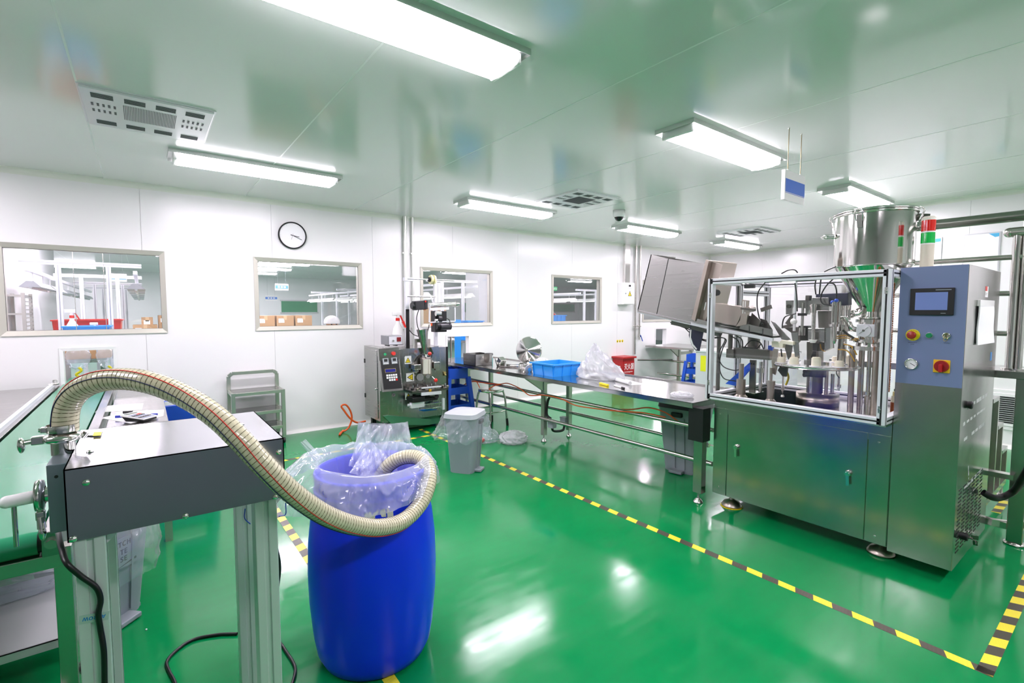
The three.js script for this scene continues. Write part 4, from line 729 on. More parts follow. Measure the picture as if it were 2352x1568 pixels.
  { P('fill_cylinder', [rodX(1919, 700, 746, 17, q - .06, 17, 22), rodX(1919, 692, 701, 20, q - .06), rodX(1916, 744, 750, 22, q - .06), rodX(1928, 694, 740, 4, q - .09), rodX(1911, 694, 740, 4, q - .09)], M.chrome); P('fill_nozzle', [rodX(1916, 750, 783, 9, q - .06), rodX(1916, 780, 789, 5, q - .06, 9)], M.chrome); P('fitting', [S(PX(1912, 694, q - .08), .012), S(PX(1921, 690, q - .08), .012)], M.blueStool); }
  P('knee_column', [rodX(1932, 745, 835, 19, q + .12), rodX(1932, 760, 768, 26, q + .12), rodX(1932, 700, 745, 13, q + .12), rodX(1946, 660, 760, 12, q + .2)], M.chrome);
  P('scissor_arm', [plateX([[1803, 742], [1822, 716], [1826, 730], [1812, 748]], q + .02, .012), plateX([[1795, 748], [1818, 744], [1818, 750], [1795, 754]], q, .02), plateX([[1800, 752], [1850, 750], [1850, 768], [1830, 790], [1826, 770]], q + .05, .02)], M.darkSteel);
  P('tube_guide', [plateX([[1770, 736], [1778, 740], [1815, 780], [1806, 782], [1795, 779]], q - .13, .012), plateX([[1817, 764], [1832, 763], [1836, 822], [1827, 825]], q - .12, .008)], M.steel);
  P('drop_bracket', plateX([[1800, 790], [1820, 793], [1815, 824], [1810, 826]], q - .1, .008), M.darkSteel);
  P('cream_guide', prism([[1773, 784], [1790, 786], [1796, 781], [1822, 785], [1822, 791], [1798, 789], [1797, 798], [1773, 796]].map(p => PX(p[0], p[1], q - .14)), [.05, 0, 0], .002), M.cream);
  P('swing_blade', plateX([[1776, 800], [1787, 802], [1785, 845], [1781, 861], [1775, 858], [1772, 830]], q - .1, .006), M.warmSteel);
  P('dark_bracket', plateX([[1791, 842], [1808, 845], [1805, 865], [1797, 864], [1786, 850]], q - .02, .02), mat(0x34363a, .5));
  P('yellow_tube', T([PX(1806, 850, q + .1), PX(1811, 866, q + .1), PX(1805, 884, q + .1)], .007, 20), mat(0xe6cf12, .4));
  { const x = q - .03, a = [1824, 650]; P('glass_tube', [rodX(1824, 640, 760, 6, x)], mat(0xe6e9ea, .1)); P('glass_bulb', S(PX(1823, 738, x), .021, 16, 12), M.white); P('cross_rod', [rodX(1842, 695, 765, 6, q), rodX(1842, 752, 770, 13, q)], M.chrome); P('rod_clamp', plateX([[1832, 719], [1850, 719], [1850, 725], [1832, 725]], q - .01, .025), M.black); P('dark_slide', plateX([[1834, 748], [1856, 748], [1856, 782], [1838, 782]], q + .02, .05), M.black); }
  // hopper column: flange, ball valve, neck, cone, tank
  const hc = [3.62, 0, 0]; hc[2] = PX(2000, 760, 3.62)[2];
  const hy = (y) => PX(2000, y, 3.62)[1], hx = 3.62, hz = hc[2];
  for (const [dx, dz, r] of [[-.07, -.07, .0165], [-.07, .055, .0185], [.06, -.06, .0165], [.06, .06, .0165]]) P('hopper_pillar', C([hx + dx, BED, hz + dz], [hx + dx, hy(801), hz + dz], r, r, 18), M.warmSteel);
  P('hopper_flange', [C([hx, hy(803), hz], [hx, hy(794), hz], .112, .112, 36), C([hx, hy(794), hz], [hx, hy(784), hz], .075, .07, 30)], M.chrome);
  P('piston_rod', [C([hx, BED, hz], [hx, hy(803), hz], .012, .012, 16), C([hx, BED + .1, hz], [hx, BED + .12, hz], .03, .03, 20), C([hx, BED, hz], [hx, BED + .09, hz], .018, .018, 16), C([hx - .04, BED, hz - .02], [hx - .04, hy(803), hz - .02], .006, .006, 10)], M.chrome);
  P('valve_body', [C([hx, hy(786), hz], [hx, hy(738), hz], .064, .064, 36), C([hx, hy(786), hz], [hx, hy(779), hz], .088, .088, 36), C([hx, hy(740), hz], [hx, hy(733), hz], .08, .08, 36)], M.bright);
  { const v = P('valve_disc', [B(hx - .085, hx - .05, hy(772), hy(744), hz - .05, hz + .045, .003), C([hx - .085, hy(758), hz - .01], [hx - .095, hy(758), hz - .01], .041, .039, 32)], M.alu); P('bolt', C([hx - .095, hy(758), hz - .01], [hx - .102, hy(758), hz - .01], .008, .006, 6), M.darkSteel, v); P('lug', bar([hx - .096, hy(766), hz - .035], [hx - .096, hy(750), hz + .012], .002, .012, [1, 0, 0]), M.alu, v); }
  for (const [dz, y] of [[-.075, 781], [.075, 781], [0, 789]]) P('wing_bolt', C([hx - .09, hy(y) - .004, hz + dz], [hx - .09, hy(y) + .016, hz + dz], .01, .008, 10), M.chrome);
  P('hopper_neck', [C([hx, hy(734), hz], [hx, hy(714), hz], .055, .05, 30), mv(new THREE.TorusGeometry(.058, .008, 8, 30).rotateX(Math.PI / 2), hx, hy(730), hz)], M.bright);
  const TKx = 3.66, TKz = -1.087, nY = hy(716);
  P('hopper_cone', [(() => { const g = new THREE.BufferGeometry(), pos = [], n = 48, y1 = 1.718, R = .2; const rowsN = 8; const pt = (i, j) => { const a = i / n * 2 * Math.PI, t = j / rowsN, cx = hx + (TKx - hx) * t, cz = hz + (TKz - hz) * t, r = .05 + (R - .05) * t; return [cx + r * Math.cos(a), nY + (y1 - nY) * t, cz + r * Math.sin(a)]; }; for (let i = 0; i < n; i++) for (let j = 0; j < rowsN; j++) { const a = pt(i, j), b = pt(i + 1, j), c = pt(i + 1, j + 1), d = pt(i, j + 1); pos.push(...a, ...c, ...b, ...a, ...d, ...c); } g.setAttribute('position', new THREE.Float32BufferAttribute(pos, 3)); g.computeVertexNormals(); return toCreasedNormals(g, 1); })()], M.bright);
  { const R = .207, y0 = 1.715, y1 = 2.035, tk = P('hopper_tank', [Lt([[0, y0], [R - .01, y0], [R, y0 + .012], [R, y1], [R + .004, y1], [R + .01, y1 + .005], [R + .004, y1 + .012], [0, y1 + .012]], [TKx, 0, TKz], 64)], M.bright);
    P('tank_lid', [Lt([[R + .008, y1 + .013], [R + .012, y1 + .018], [R + .006, y1 + .025], [R - .03, y1 + .032], [R - .08, y1 + .044], [.05, y1 + .05], [0, y1 + .05]], [TKx, 0, TKz], 64)], M.chrome, tk); P('band', [mv(new THREE.TorusGeometry(R + .003, .008, 8, 64).rotateX(Math.PI / 2), TKx, y1 + .004, TKz)], M.bright, tk);
    const at = (px, rr2) => { const p = PX(px, 560, TKx - .15); return Math.atan2(p[2] - TKz, p[0] - TKx); };
    for (const a of [Math.PI + .05, Math.PI + 1.45, Math.PI - 1.75]) { const ux = Math.cos(a), uz = Math.sin(a), pt = (r, y, s = 0) => [TKx + ux * r - uz * s, y, TKz + uz * r + ux * s]; P('clamp', [bar(pt(R + .006, y1 - .09), pt(R + .016, y1 - .015), .026, .008, [ux, 0, uz]), T([pt(R + .012, y1 - .05, .017), pt(R + .03, y1 + .012, .017), pt(R + .01, y1 + .03, 0), pt(R + .03, y1 + .012, -.017), pt(R + .012, y1 - .05, -.017)], .003, 40, 6)], M.chrome, tk); }
    const a = Math.PI + 1.2, hp = (r, y, s) => [TKx + Math.cos(a) * r - Math.sin(a) * s, y, TKz + Math.sin(a) * r + Math.cos(a) * s]; P('handle', [T([hp(R, y1 - .11, -.05), hp(R + .05, y1 - .11, -.05), hp(R + .055, y1 - .11, .05), hp(R, y1 - .11, .05)], .009, 40, 8)], M.chrome, tk);
    P('nozzle', [C([TKx + .1, y1 - .02, TKz + .18], [TKx + .12, y1 - .03, TKz + .24], .022, .022, 16)], M.darkSteel, tk); }
  // pipes from the valve to the fill head
  P('product_pipe', T([PX(1925, 731, q), PX(1940, 731, q), PX(1949, 740, q), PX(1956, 753, q), PX(1968, 757, q + .02), [hx - .05, hy(757), hz - .05]], .016, 50, 14), M.bright);
  P('vent_pipe', [T([PX(1985, 705, q), PX(1978, 717, q), PX(1966, 722, q), PX(1952, 721, q + .03)], .013, 30, 12), C(PX(1952, 712, q + .03), PX(1952, 730, q + .03), .022, .022, 14)], M.chrome);
  P('pipe_tap', [bar(PX(1966, 712, q - .02), PX(1974, 708, q - .03), .01, .008), S(PX(1967, 714, q - .02), .01)], M.chrome);
  for (const [pts, m, r] of [
    [[[1920, 773], [1940, 770], [1960, 776], [1972, 778]], mat(0xb98a22, .4), .005], [[[1918, 777], [1945, 776], [1968, 782]], mat(0xb98a22, .4), .004], [[[1925, 802], [1945, 805], [1958, 820], [1963, 830]], mat(0xc9981e, .4), .004], [[[1938, 790], [1955, 795], [1968, 815]], mat(0xc9981e, .4), .004], [[[1884, 790], [1887, 802], [1895, 806], [1898, 800]], mat(0xb98a22, .4), .004],
    [[[1936, 758], [1945, 766], [1962, 777]], M.rubber, .007]]) P('air_hose', T(pts.map(p => PX(p[0], p[1], q - .03)), r, 40, 6), m);
  for (const pts of [[[1874, 676], [1872, 655], [1876, 636]], [[1882, 676], [1884, 655], [1886, 636]], [[1918, 636], [1895, 660], [1885, 684], [1890, 697], [1910, 702]], [[1900, 650], [1915, 652], [1921, 665], [1921, 690]], [[1758, 648], [1742, 670], [1739, 700], [1744, 730], [1750, 750]], [[1826, 650], [1830, 680], [1831, 715]], [[1828, 720], [1803, 728], [1797, 745], [1797, 752]],
    [[1795, 628], [1812, 620], [1826, 620], [1832, 626]], [[1893, 624], [1905, 618], [1920, 612]], [[1630, 778], [1650, 774], [1668, 780], [1660, 800], [1652, 840], [1662, 868], [1690, 875]], [[1640, 776], [1665, 778], [1650, 815], [1660, 840], [1685, 850], [1700, 848]], [[1700, 800], [1695, 782], [1680, 772]], [[1708, 800], [1725, 782], [1745, 786], [1755, 803]], [[1700, 805], [1715, 798], [1738, 800], [1748, 790]], [[1706, 800], [1704, 780], [1690, 770]], [[1684, 812], [1692, 818], [1700, 812], [1694, 822], [1706, 816]], [[1540, 740], [1560, 748], [1590, 760], [1612, 778], [1634, 782]], [[1565, 745], [1595, 772], [1625, 784], [1640, 782]], [[1794, 801], [1796, 830], [1790, 848]]])
    P('black_cable', T(pts.map(p => PX(p[0], p[1], q - .08)), .0042, 48, 6), M.cable);
  for (const x of [1776, 1850]) P('door_sensor', BC(PX(x, x < 1800 ? 644 : 641, EX + .06), .03, .026, .1, .003), M.black);
  P('cable_tray', [bar(PX(1800, 643, EX + .05), PX(1835, 641, EX + .05), .012, .006)], M.white);
  P('white_plug', [T([PX(1700, 648, 3.5), PX(1715, 654, 3.5), PX(1720, 648, 3.5), PX(1712, 645, 3.5), PX(1722, 656, 3.5)], .006, 30, 6)], M.white);
  P('limit_box', BC(PX(1722, 657, 3.5), .03, .03, .07, .003), M.black);
  P('coil_hose', (() => { const a = PX(2047, 650, FX + .06), b = PX(2048, 900, FX + .06), pts = []; for (let i = 0; i <= 420; i++) { const t = i / 420; pts.push([a[0] + Math.cos(i * .9) * .016, a[1] + (b[1] - a[1]) * t, a[2] + Math.sin(i * .9) * .016 - .0]); } return T(pts, .0038, 1100, 5); })(), mat(0xb5682c, .4));
  P('green_hose', T([PX(2050, 650, FX + .1), PX(2046, 690, FX + .1), PX(2042, 720, FX + .1)], .012, 24, 8), mat(0x3a4a2a, .5));
}
// lubricator bottle inside, notice papers on the cabinet side
{
  const c = PY(2043, 950, .82), b = thing('lubricant_bottle', 'cream bottle half full of orange liquid inside the machine frame', 'bottle', [c[0] + .1, .82, c[2] + .0]);
  const p = [c[0] + .1, .82, c[2]];
  obj('liquid', C([p[0], p[1], p[2]], [p[0], p[1] + .06, p[2]], .024, .024, 20), mat(0x9c4a1e, .3), b); obj('bottle', C([p[0], p[1] + .06, p[2]], [p[0], p[1] + .1, p[2]], .024, .02, 20), M.cream, b); obj('cap', C([p[0], p[1] + .1, p[2]], [p[0], p[1] + .125, p[2]], .015, .015, 16), mat(0xe8d9a0, .4), b);
}
{
  const Z2 = -.578, a = PZ(2245, 690, Z2), e = PZ(2240, 792, Z2), f = PZ(2277, 690, Z2), o = thing('clipped_papers', 'white clipped papers hanging on the side of control cabinet', 'papers', [(a[0] + f[0]) / 2, e[1], Z2 + .01]);
  const g = new THREE.BoxGeometry(f[0] - a[0], a[1] - e[1], .006, 6, 12, 1), ps = g.attributes.position; for (let i = 0; i < ps.count; i++) { const u = ps.getX(i) / (f[0] - a[0]) + .5, v = .5 - ps.getY(i) / (a[1] - e[1]); ps.setZ(i, ps.getZ(i) + .012 * u * v + .002 * Math.sin(v * 7)); } g.computeVertexNormals();
  obj('sheets', mv(g, (a[0] + f[0]) / 2, (a[1] + e[1]) / 2, Z2 + .008), M.paper, o); obj('clip_bar', B(a[0] - .004, f[0] + .004, a[1] - .03, a[1] + .004, Z2, Z2 + .014, .002), M.whiteGloss, o); obj('backing', B(a[0] - .006, f[0] - .02, e[1] + .01, a[1] - .03, Z2 + .0005, Z2 + .003), M.black, o);
}
// ================= LONG WORKTABLE AND WHAT IS ON AND AROUND IT =================
const TY = .77, TX0 = 3.2, TX1 = 4.03, TZ0 = -6.06, TZ1 = -2.02;
const paintSteel = mat(0xb7bbb0, .3, .85);
{
  const o = thing('work_table', 'long stainless worktable with pipe rails running from wall hatch to filling machine', 'table', [3.6, 0, -4.0]);
  const P = (n, g, m = M.steel, par = o) => obj(n, g, m, par);
  P('table_top', [B(TX0, TX1, TY - .004, TY, TZ0, TZ1), B(TX0, TX0 + .004, TY - .04, TY, TZ0, TZ1, .001), B(TX1 - .004, TX1, TY - .04, TY, TZ0, TZ1), B(TX0, TX1, TY - .04, TY, TZ1 - .004, TZ1)], mat(0xc6c6c4, .26, 1, { roughnessMap: smudge }));
  P('back_lip', B(TX1 - .012, TX1, TY, TY + .012, TZ0, TZ1), M.steel);
  for (const z of [-5.6, -4.02]) {
    for (const x of [3.49, 3.87]) { P('leg', B(x - .025, x + .025, .075, TY - .05, z - .025, z + .025, .003), paintSteel); P('leveling_foot', Lt([[.006, .08], [.006, .035], [.02, .028], [.03, .006], [.03, 0], [0, 0]], [x, 0, z], 18), M.tubeSteel); }
    P('cross_bar', B(3.49, 3.87, TY - .13, TY - .09, z - .02, z + .02, .002), paintSteel);
    P('bracket', prism([[3.465, TY - .045, z - .015], [TX0 + .02, TY - .045, z - .015], [3.465, TY - .2, z - .015]], [0, 0, .03]), paintSteel);
    P('bracket', prism([[3.895, TY - .045, z - .015], [TX1 - .03, TY - .045, z - .015], [3.895, TY - .12, z - .015]], [0, 0, .03]), paintSteel);
  }
  const ru = PX(1250, 906, 3.455)[1], rl = PX(1250, 961, 3.455)[1];
  P('upper_rail', C([3.45, ru, -5.9], [3.45, ru, -2.0], .017, .017, 16), M.tubeSteel);
  P('lower_rail', C([3.45, rl, -5.75], [3.45, rl, -2.0], .019, .019, 16), M.tubeSteel);
  P('lower_rail', C([3.91, rl, -5.75], [3.91, rl, -2.3], .019, .019, 16), M.tubeSteel);
  P('end_plate', B(3.24, 3.34, TY - .29, TY - .042, TZ1 - .06, TZ1 + .06), M.black);
  P('end_leg', [B(3.27, 3.33, .08, TY - .29, TZ1 - .03, TZ1 + .04, .002)], M.steelSide); P('leveling_foot', Lt([[.008, .08], [.008, .035], [.02, .028], [.035, .006], [.035, 0], [0, 0]], [3.3, 0, TZ1], 18), M.tubeSteel);
  for (const [x, y, X] of [[1268, 974, 3.52], [1296, 966, 3.84]]) { const c = PX(x, y, X); P('junction_box', [BC(c, .06, .075, .085, .004), BC([c[0], c[1] + .041, c[2]], .066, .01, .092, .002)], M.plasticGrey); }
  P('conduit', T([[3.5, ru - .01, -3.93], [3.5, ru - .08, -3.97], [3.5, .3, -3.98], [3.51, rl, -3.93]].map(p => p), .014, 40, 10), M.rubber);
  P('conduit', T([PX(1268, 980, 3.52), PX(1270, 988, 3.56), PX(1281, 990, 3.66), PX(1294, 986, 3.78), PX(1297, 972, 3.84)], .014, 40, 10), M.rubber);
}
// orange air hoses tied along the rail
{
  const h = (pts, label) => one('air_hose', T(pts, .006, pts.length * 10, 8), M.orange, label, 'hose', 'orange hoses along the table rail');
  const q = (x, y, X = 3.42) => PX(x, y, X);
  h([q(1047, 908), q(1058, 890), q(1075, 879), q(1088, 876), q(1105, 878), q(1130, 881), q(1147, 882), q(1165, 880), q(1180, 885), q(1196, 893), q(1205, 900), q(1215, 907), q(1228, 908), q(1240, 907), q(1262, 909), q(1290, 916), q(1320, 930), q(1360, 937), q(1420, 944), q(1480, 948), q(1528, 958)], 'orange air hose looping along the upper table rail');
  h([q(1052, 890), q(1078, 878), q(1094, 876), q(1102, 890), q(1109, 900), q(1118, 896), q(1135, 886), q(1150, 883)], 'short orange hose hanging in a V under the far table rail');
  h([q(1385, 938, 3.5), q(1450, 940, 3.5), q(1490, 936, 3.5), q(1530, 948, 3.5), q(1560, 968, 3.5), q(1600, 978, 3.5), q(1628, 975, 3.5)], 'orange hose curling down over the dark lidded bin');
  h([q(1585, 970, 3.48), q(1588, 985, 3.48), q(1600, 993, 3.48), q(1628, 996, 3.48)], 'orange hose end bending behind the table end plate');
}
// things on the table
const onT = (x, y) => { const p = PY(x, y, TY); return [Math.max(TX0 + .03, Math.min(TX1 - .05, p[0])), TY, p[2]]; };
{ // stainless open box
  const c = [3.34, TY, -5.12], o = thing('steel_box', 'open stainless box with cut-out corner at the hatch end of worktable', 'box', c), w = .125, d = .14, h = .14, t = .004;
  obj('wall', B(c[0] - w, c[0] + w, TY, TY + h, c[2] + d - t, c[2] + d), M.steel, o); obj('wall', B(c[0] - w, c[0] + w, TY, TY + h, c[2] - d, c[2] - d + t), M.steel, o); obj('wall', B(c[0] - w, c[0] - w + t, TY, TY + h, c[2] - d, c[2] + d), M.steel, o);
  obj('wall', [B(c[0] + w - t, c[0] + w, TY, TY + h, c[2] - d, c[2] - .03), B(c[0] + w - t, c[0] + w, TY, TY + h * .5, c[2] - .03, c[2] + d)], M.steel, o); obj('bottom', B(c[0] - w, c[0] + w, TY, TY + t, c[2] - d, c[2] + d), M.steel, o);
  obj('scoop', prism([...Array(9)].map((_, i) => [c[0] + .04 + .04 * Math.cos(Math.PI + i / 8 * Math.PI), TY + .09 + .06 * Math.sin(Math.PI + i / 8 * Math.PI), c[2] + d + .001]).concat([[c[0] + .08, TY + h, c[2] + d + .001], [c[0], TY + h, c[2] + d + .001]]), [0, 0, .003]), M.darkSteel, o);
}
{ const c = [3.56, TY, -5.2], o = thing('paste_tub', 'small tub with teal label and dark lid beside steel box', 'tub', c); obj('tub', C(c, [c[0], TY + .07, c[2]], .055, .055, 28), mat(0x3aa7a0, .4), o); obj('upper', C([c[0], TY + .07, c[2]], [c[0], TY + .1, c[2]], .055, .055, 28), M.white, o); obj('lid', [C([c[0], TY + .1, c[2]], [c[0], TY + .125, c[2]], .058, .056, 28)], M.black, o); }
function metalPart(at, s, label, kind) { // machined fitting: block, spigot, clamp ring
  const o = thing('machine_part', label, 'machine part', at, 'loose machine parts on the worktable');
  if (kind === 0) { obj('block', turn(BC([at[0], at[1] + s * .8, at[2]], s * 1.1, s * 1.1, s * 1.1, .006), 'X', .5, [at[0], at[1] + s * .8, at[2]]), M.chrome, o); obj('spigot', C([at[0] - s * .4, at[1] + s * .2, at[2] - s * .2], [at[0] - s * .2, at[1] + s, at[2] - s], s * .35, s * .3, 18), M.chrome, o); obj('base_ring', C([at[0], at[1], at[2]], [at[0], at[1] + s * .25, at[2]], s * .5, s * .6, 20), M.darkSteel, o); for (const k of [-1, 1]) obj('bolt', C([at[0] - s * .5, at[1] + s * .5, at[2] + k * s * .3], [at[0] - s * .8, at[1] + s * .55, at[2] + k * s * .3], s * .12, s * .12, 8), M.chrome, o); }
  else if (kind === 1) { obj('disc', C(at, [at[0], at[1] + s * .28, at[2]], s, s, 40), M.bright, o); obj('rim', mv(new THREE.TorusGeometry(s, s * .06, 8, 40).rotateX(Math.PI / 2), at[0], at[1] + s * .14, at[2]), M.chrome, o); }
  else { obj('body', [C([at[0], at[1] + s * .4, at[2] - s], [at[0], at[1] + s * .4, at[2] + s], s * .4, s * .4, 16)], M.chrome, o); obj('flange', C([at[0], at[1] + s * .45, at[2] + s * .6], [at[0], at[1] + s * .45, at[2] + s * .9], s * .85, s * .85, 8), M.plasticGrey, o); obj('lever', bar([at[0] - s * .4, at[1] + s * .3, at[2]], [at[0] - s * 1.2, at[1] + s * .1, at[2] + s * .8], s * .2, s * .15), M.chrome, o); }
}
metalPart([3.46, TY, -4.78], .075, 'tilted stainless valve block beside the teal tub', 0);
metalPart([3.62, TY, -4.72], .11, 'thin round stainless disc lying flat on worktable', 1);
metalPart([3.38, TY, -4.2], .06, 'small flanged fitting close to the blue crate', 2);
metalPart([3.52, TY, -4.3], .04, 'little stainless elbow behind the flanged fitting', 0);
one('steel_rod', C([3.4, TY + .008, -4.72], [3.5, TY + .008, -4.5], .007, .007, 10), M.darkSteel, 'thin dark steel rod lying beside the valve block', 'rod');
// blue crate
crate('crate', 'bright blue plastic crate standing on the long worktable', 3.32, 3.68, TY, TY + .13, -3.99, -3.68, M.bluePlastic, undefined, .018);
// shiny cone lid standing on edge
{
  const c = PX(1214, 806, 3.85), r = px2m(c, 32), o = thing('cone_lid', 'polished steel cone lid standing on edge behind blue crate', 'lid', [c[0], TY, c[2]]); c[1] = TY + r + .002;
  const ax = V([-.86, .12, .42]).normalize(); const g = Lt([[.012, .06], [.02, .056], [.05, .045], [r - .01, .006], [r, 0], [r, -.012], [r - .006, -.012], [r - .012, 0], [.02, .05]], [0, 0, 0], 64);
  g.applyQuaternion(new THREE.Quaternion().setFromUnitVectors(new THREE.Vector3(0, 1, 0), ax)); obj('cone', mv(g, ...c), mat(0xe4e3e0, .13, 1), o);
  const k = V(c).addScaledVector(ax, .058); obj('knob', C(k.toArray(), k.clone().addScaledVector(ax, .02).toArray(), .022, .02, 20), M.chrome, o);
  obj('prop', B(c[0] + .02, c[0] + .05, TY, TY + r * 1.2, c[2] - .02, c[2] + .02), M.steel, o);
}
// crumpled bags
function crumple(name, at, sx, sy, sz, m, label, group, f = 14, amp = .5, peak = 0) {
  const g = new THREE.SphereGeometry(1, 56, 36), p = g.attributes.position, k = at[0] * 7 + at[2] * 3;
  for (let i = 0; i < p.count; i++) { let x = p.getX(i), y = p.getY(i), z = p.getZ(i); const n = 1 - Math.abs(noise.noise(x * 2.2 + k, y * 2.2, z * 2.2)) * 1.2, n2 = 1 - Math.abs(noise.noise(x * 5.5 + k, y * 5.5, z * 5.5 + 9)), q = .55 + amp * .5 * n + amp * .35 * n2; y = y < -.55 ? -.55 + (y + .55) * .1 : y; const hh = Math.max(0, (y + .58) / 1.58), cone = peak ? (1 - .86 * Math.pow(hh, .8)) * 1.5 : 1; p.setXYZ(i, x * q * sx * cone, hh * q * sy, z * q * sz * cone - (peak ? peak * hh : 0)); }
  let mn = 9; for (let i = 0; i < p.count; i++) mn = Math.min(mn, p.getY(i)); g.translate(0, -mn, 0); g.computeVertexNormals();
  const o = obj(name, mv(g, ...at), m); o.geometry.translate(-at[0], -at[1], -at[2]); o.position.set(...at); return tag(o, label, 'bag', group);
}
crumple('plastic_bag', [3.66, TY, -3.34], .18, .36, .24, M.filmMilky, 'crumpled white plastic bag heaped on the worktable behind blue crate', undefined, 14, .55, .1);
crumple('plastic_bag', [3.7, TY, -4.3], .1, .14, .13, M.filmMilky, 'small white plastic bag lying before the cone lid');
{ const o = thing('paper_roll', 'rolled white film sheet lying on worktable beside yellow knife', 'sheet', [3.5, TY, -3.0]); obj('roll', [C([3.66, TY + .018, -3.24], [3.52, TY + .018, -2.86], .018, .018, 18)], M.paper, o); obj('sheet', prism([[3.66, TY, -3.24], [3.52, TY, -2.86], [3.66, TY, -2.8], [3.8, TY, -3.18]], [0, .0012, 0]), M.paper, o); }
{ const a = [3.33, TY + .009, -3.02], o = thing('utility_knife', 'yellow cutter knife lying near the table edge', 'knife', [3.33, TY, -2.98]); obj('handle', bar([3.34, TY + .01, -3.06], [3.3, TY + .01, -2.93], .026, .018, [0, 1, 0], .005), M.yellow, o); obj('blade', bar([3.345, TY + .008, -3.08], [3.37, TY + .008, -3.16], .009, .002), M.chrome, o); }
{ const o = thing('marker_pen', 'white marker pen with black cap near yellow knife', 'pen', [3.32, TY, -2.83]); obj('barrel', C([3.35, TY + .008, -2.9], [3.31, TY + .008, -2.78], .007, .007, 12), M.white, o); obj('cap', C([3.31, TY + .008, -2.78], [3.295, TY + .008, -2.74], .0085, .008, 12), M.black, o); }
crumple('plastic_scrap', [3.36, TY, -2.22], .1, .045, .1, M.filmMilky, 'scrap of white plastic film at the corner of worktable');
// floor bags under the table
crumple('plastic_bag', [2.98, 0, -4.45], .17, .16, .2, M.film, 'clear crumpled bag with red scrap on floor behind grey bin', 'clear bags on the floor by the table');
one('red_scrap', S([2.9, .04, -4.36], .028, 10, 8), M.redPlastic, 'small red scrap inside clear floor bag', 'scrap');
crumple('plastic_bag', [3.2, 0, -4.2], .18, .14, .17, M.filmMilky, 'cloudy crumpled bag lying on the floor under worktable', 'clear bags on the floor by the table');
// round steel stool
{
  const c = [3.46, 0, -5.0], h = .47, o = thing('round_stool', 'round stainless stool with bent tube legs under worktable', 'stool', c);
  obj('seat', Lt([[0, h - .012], [.14, h - .012], [.155, h - .03], [.163, h - .03], [.163, h - .008], [.155, h], [0, h]], c, 40), M.chrome, o);
  for (let i = 0; i < 4; i++) { const a = i * Math.PI / 2 + .65, u = Math.cos(a), v = Math.sin(a); obj('leg', T([[c[0] + u * .08, h - .02, c[2] + v * .08], [c[0] + u * .14, h - .03, c[2] + v * .14], [c[0] + u * .165, h - .08, c[2] + v * .165], [c[0] + u * .2, .06, c[2] + v * .2]], .0125, 30, 10), M.tubeSteel, o); obj('rubber_foot', C([c[0] + u * .198, .09, c[2] + v * .198], [c[0] + u * .205, 0, c[2] + v * .205], .016, .017, 12), M.rubber, o); }
  obj('ring', mv(new THREE.TorusGeometry(.178, .008, 8, 40).rotateX(Math.PI / 2), c[0], .2, c[2]), M.tubeSteel, o);
}
// blue plastic stools
function plasticStool(x, z, turnY, label, h = .72) {
  const o = new THREE.Group(); o.name = numbered('plastic_stool'); scene.add(o); tag(o, label, 'stool', 'blue plastic stools');
  const L = (n, g, m = M.blueStool) => { const k = mesh(n, g, m); o.add(k); };
  const t = .14, b = .2; L('seat', B(-t, t, h - .035, h, -t, t, .02));
  const pt = (s, w, y) => { const k = t + (b - t) * (1 - y / h); return [s * k, y, w * k]; };
  for (const s of [-1, 1]) for (const w of [-1, 1]) L('leg', [bar(pt(s, w, h - .03), pt(s, w, 0), .05, .05, [1, 0, 0])]);
  for (const y of [.2, .42, .64]) for (const k of [0, 1, 2, 3]) { const q = [[1, 1], [1, -1], [-1, -1], [-1, 1]], a = pt(...q[k], y), c = pt(...q[(k + 1) % 4], y); L('side_band', bar(a, c, .012, y > .6 ? .13 : .09)); }
  o.position.set(x, 0, z); o.rotation.y = turnY; return o;
}
plasticStool(3.2, -5.5, .0, 'tall blue plastic stool between sachet machine and worktable', .62);
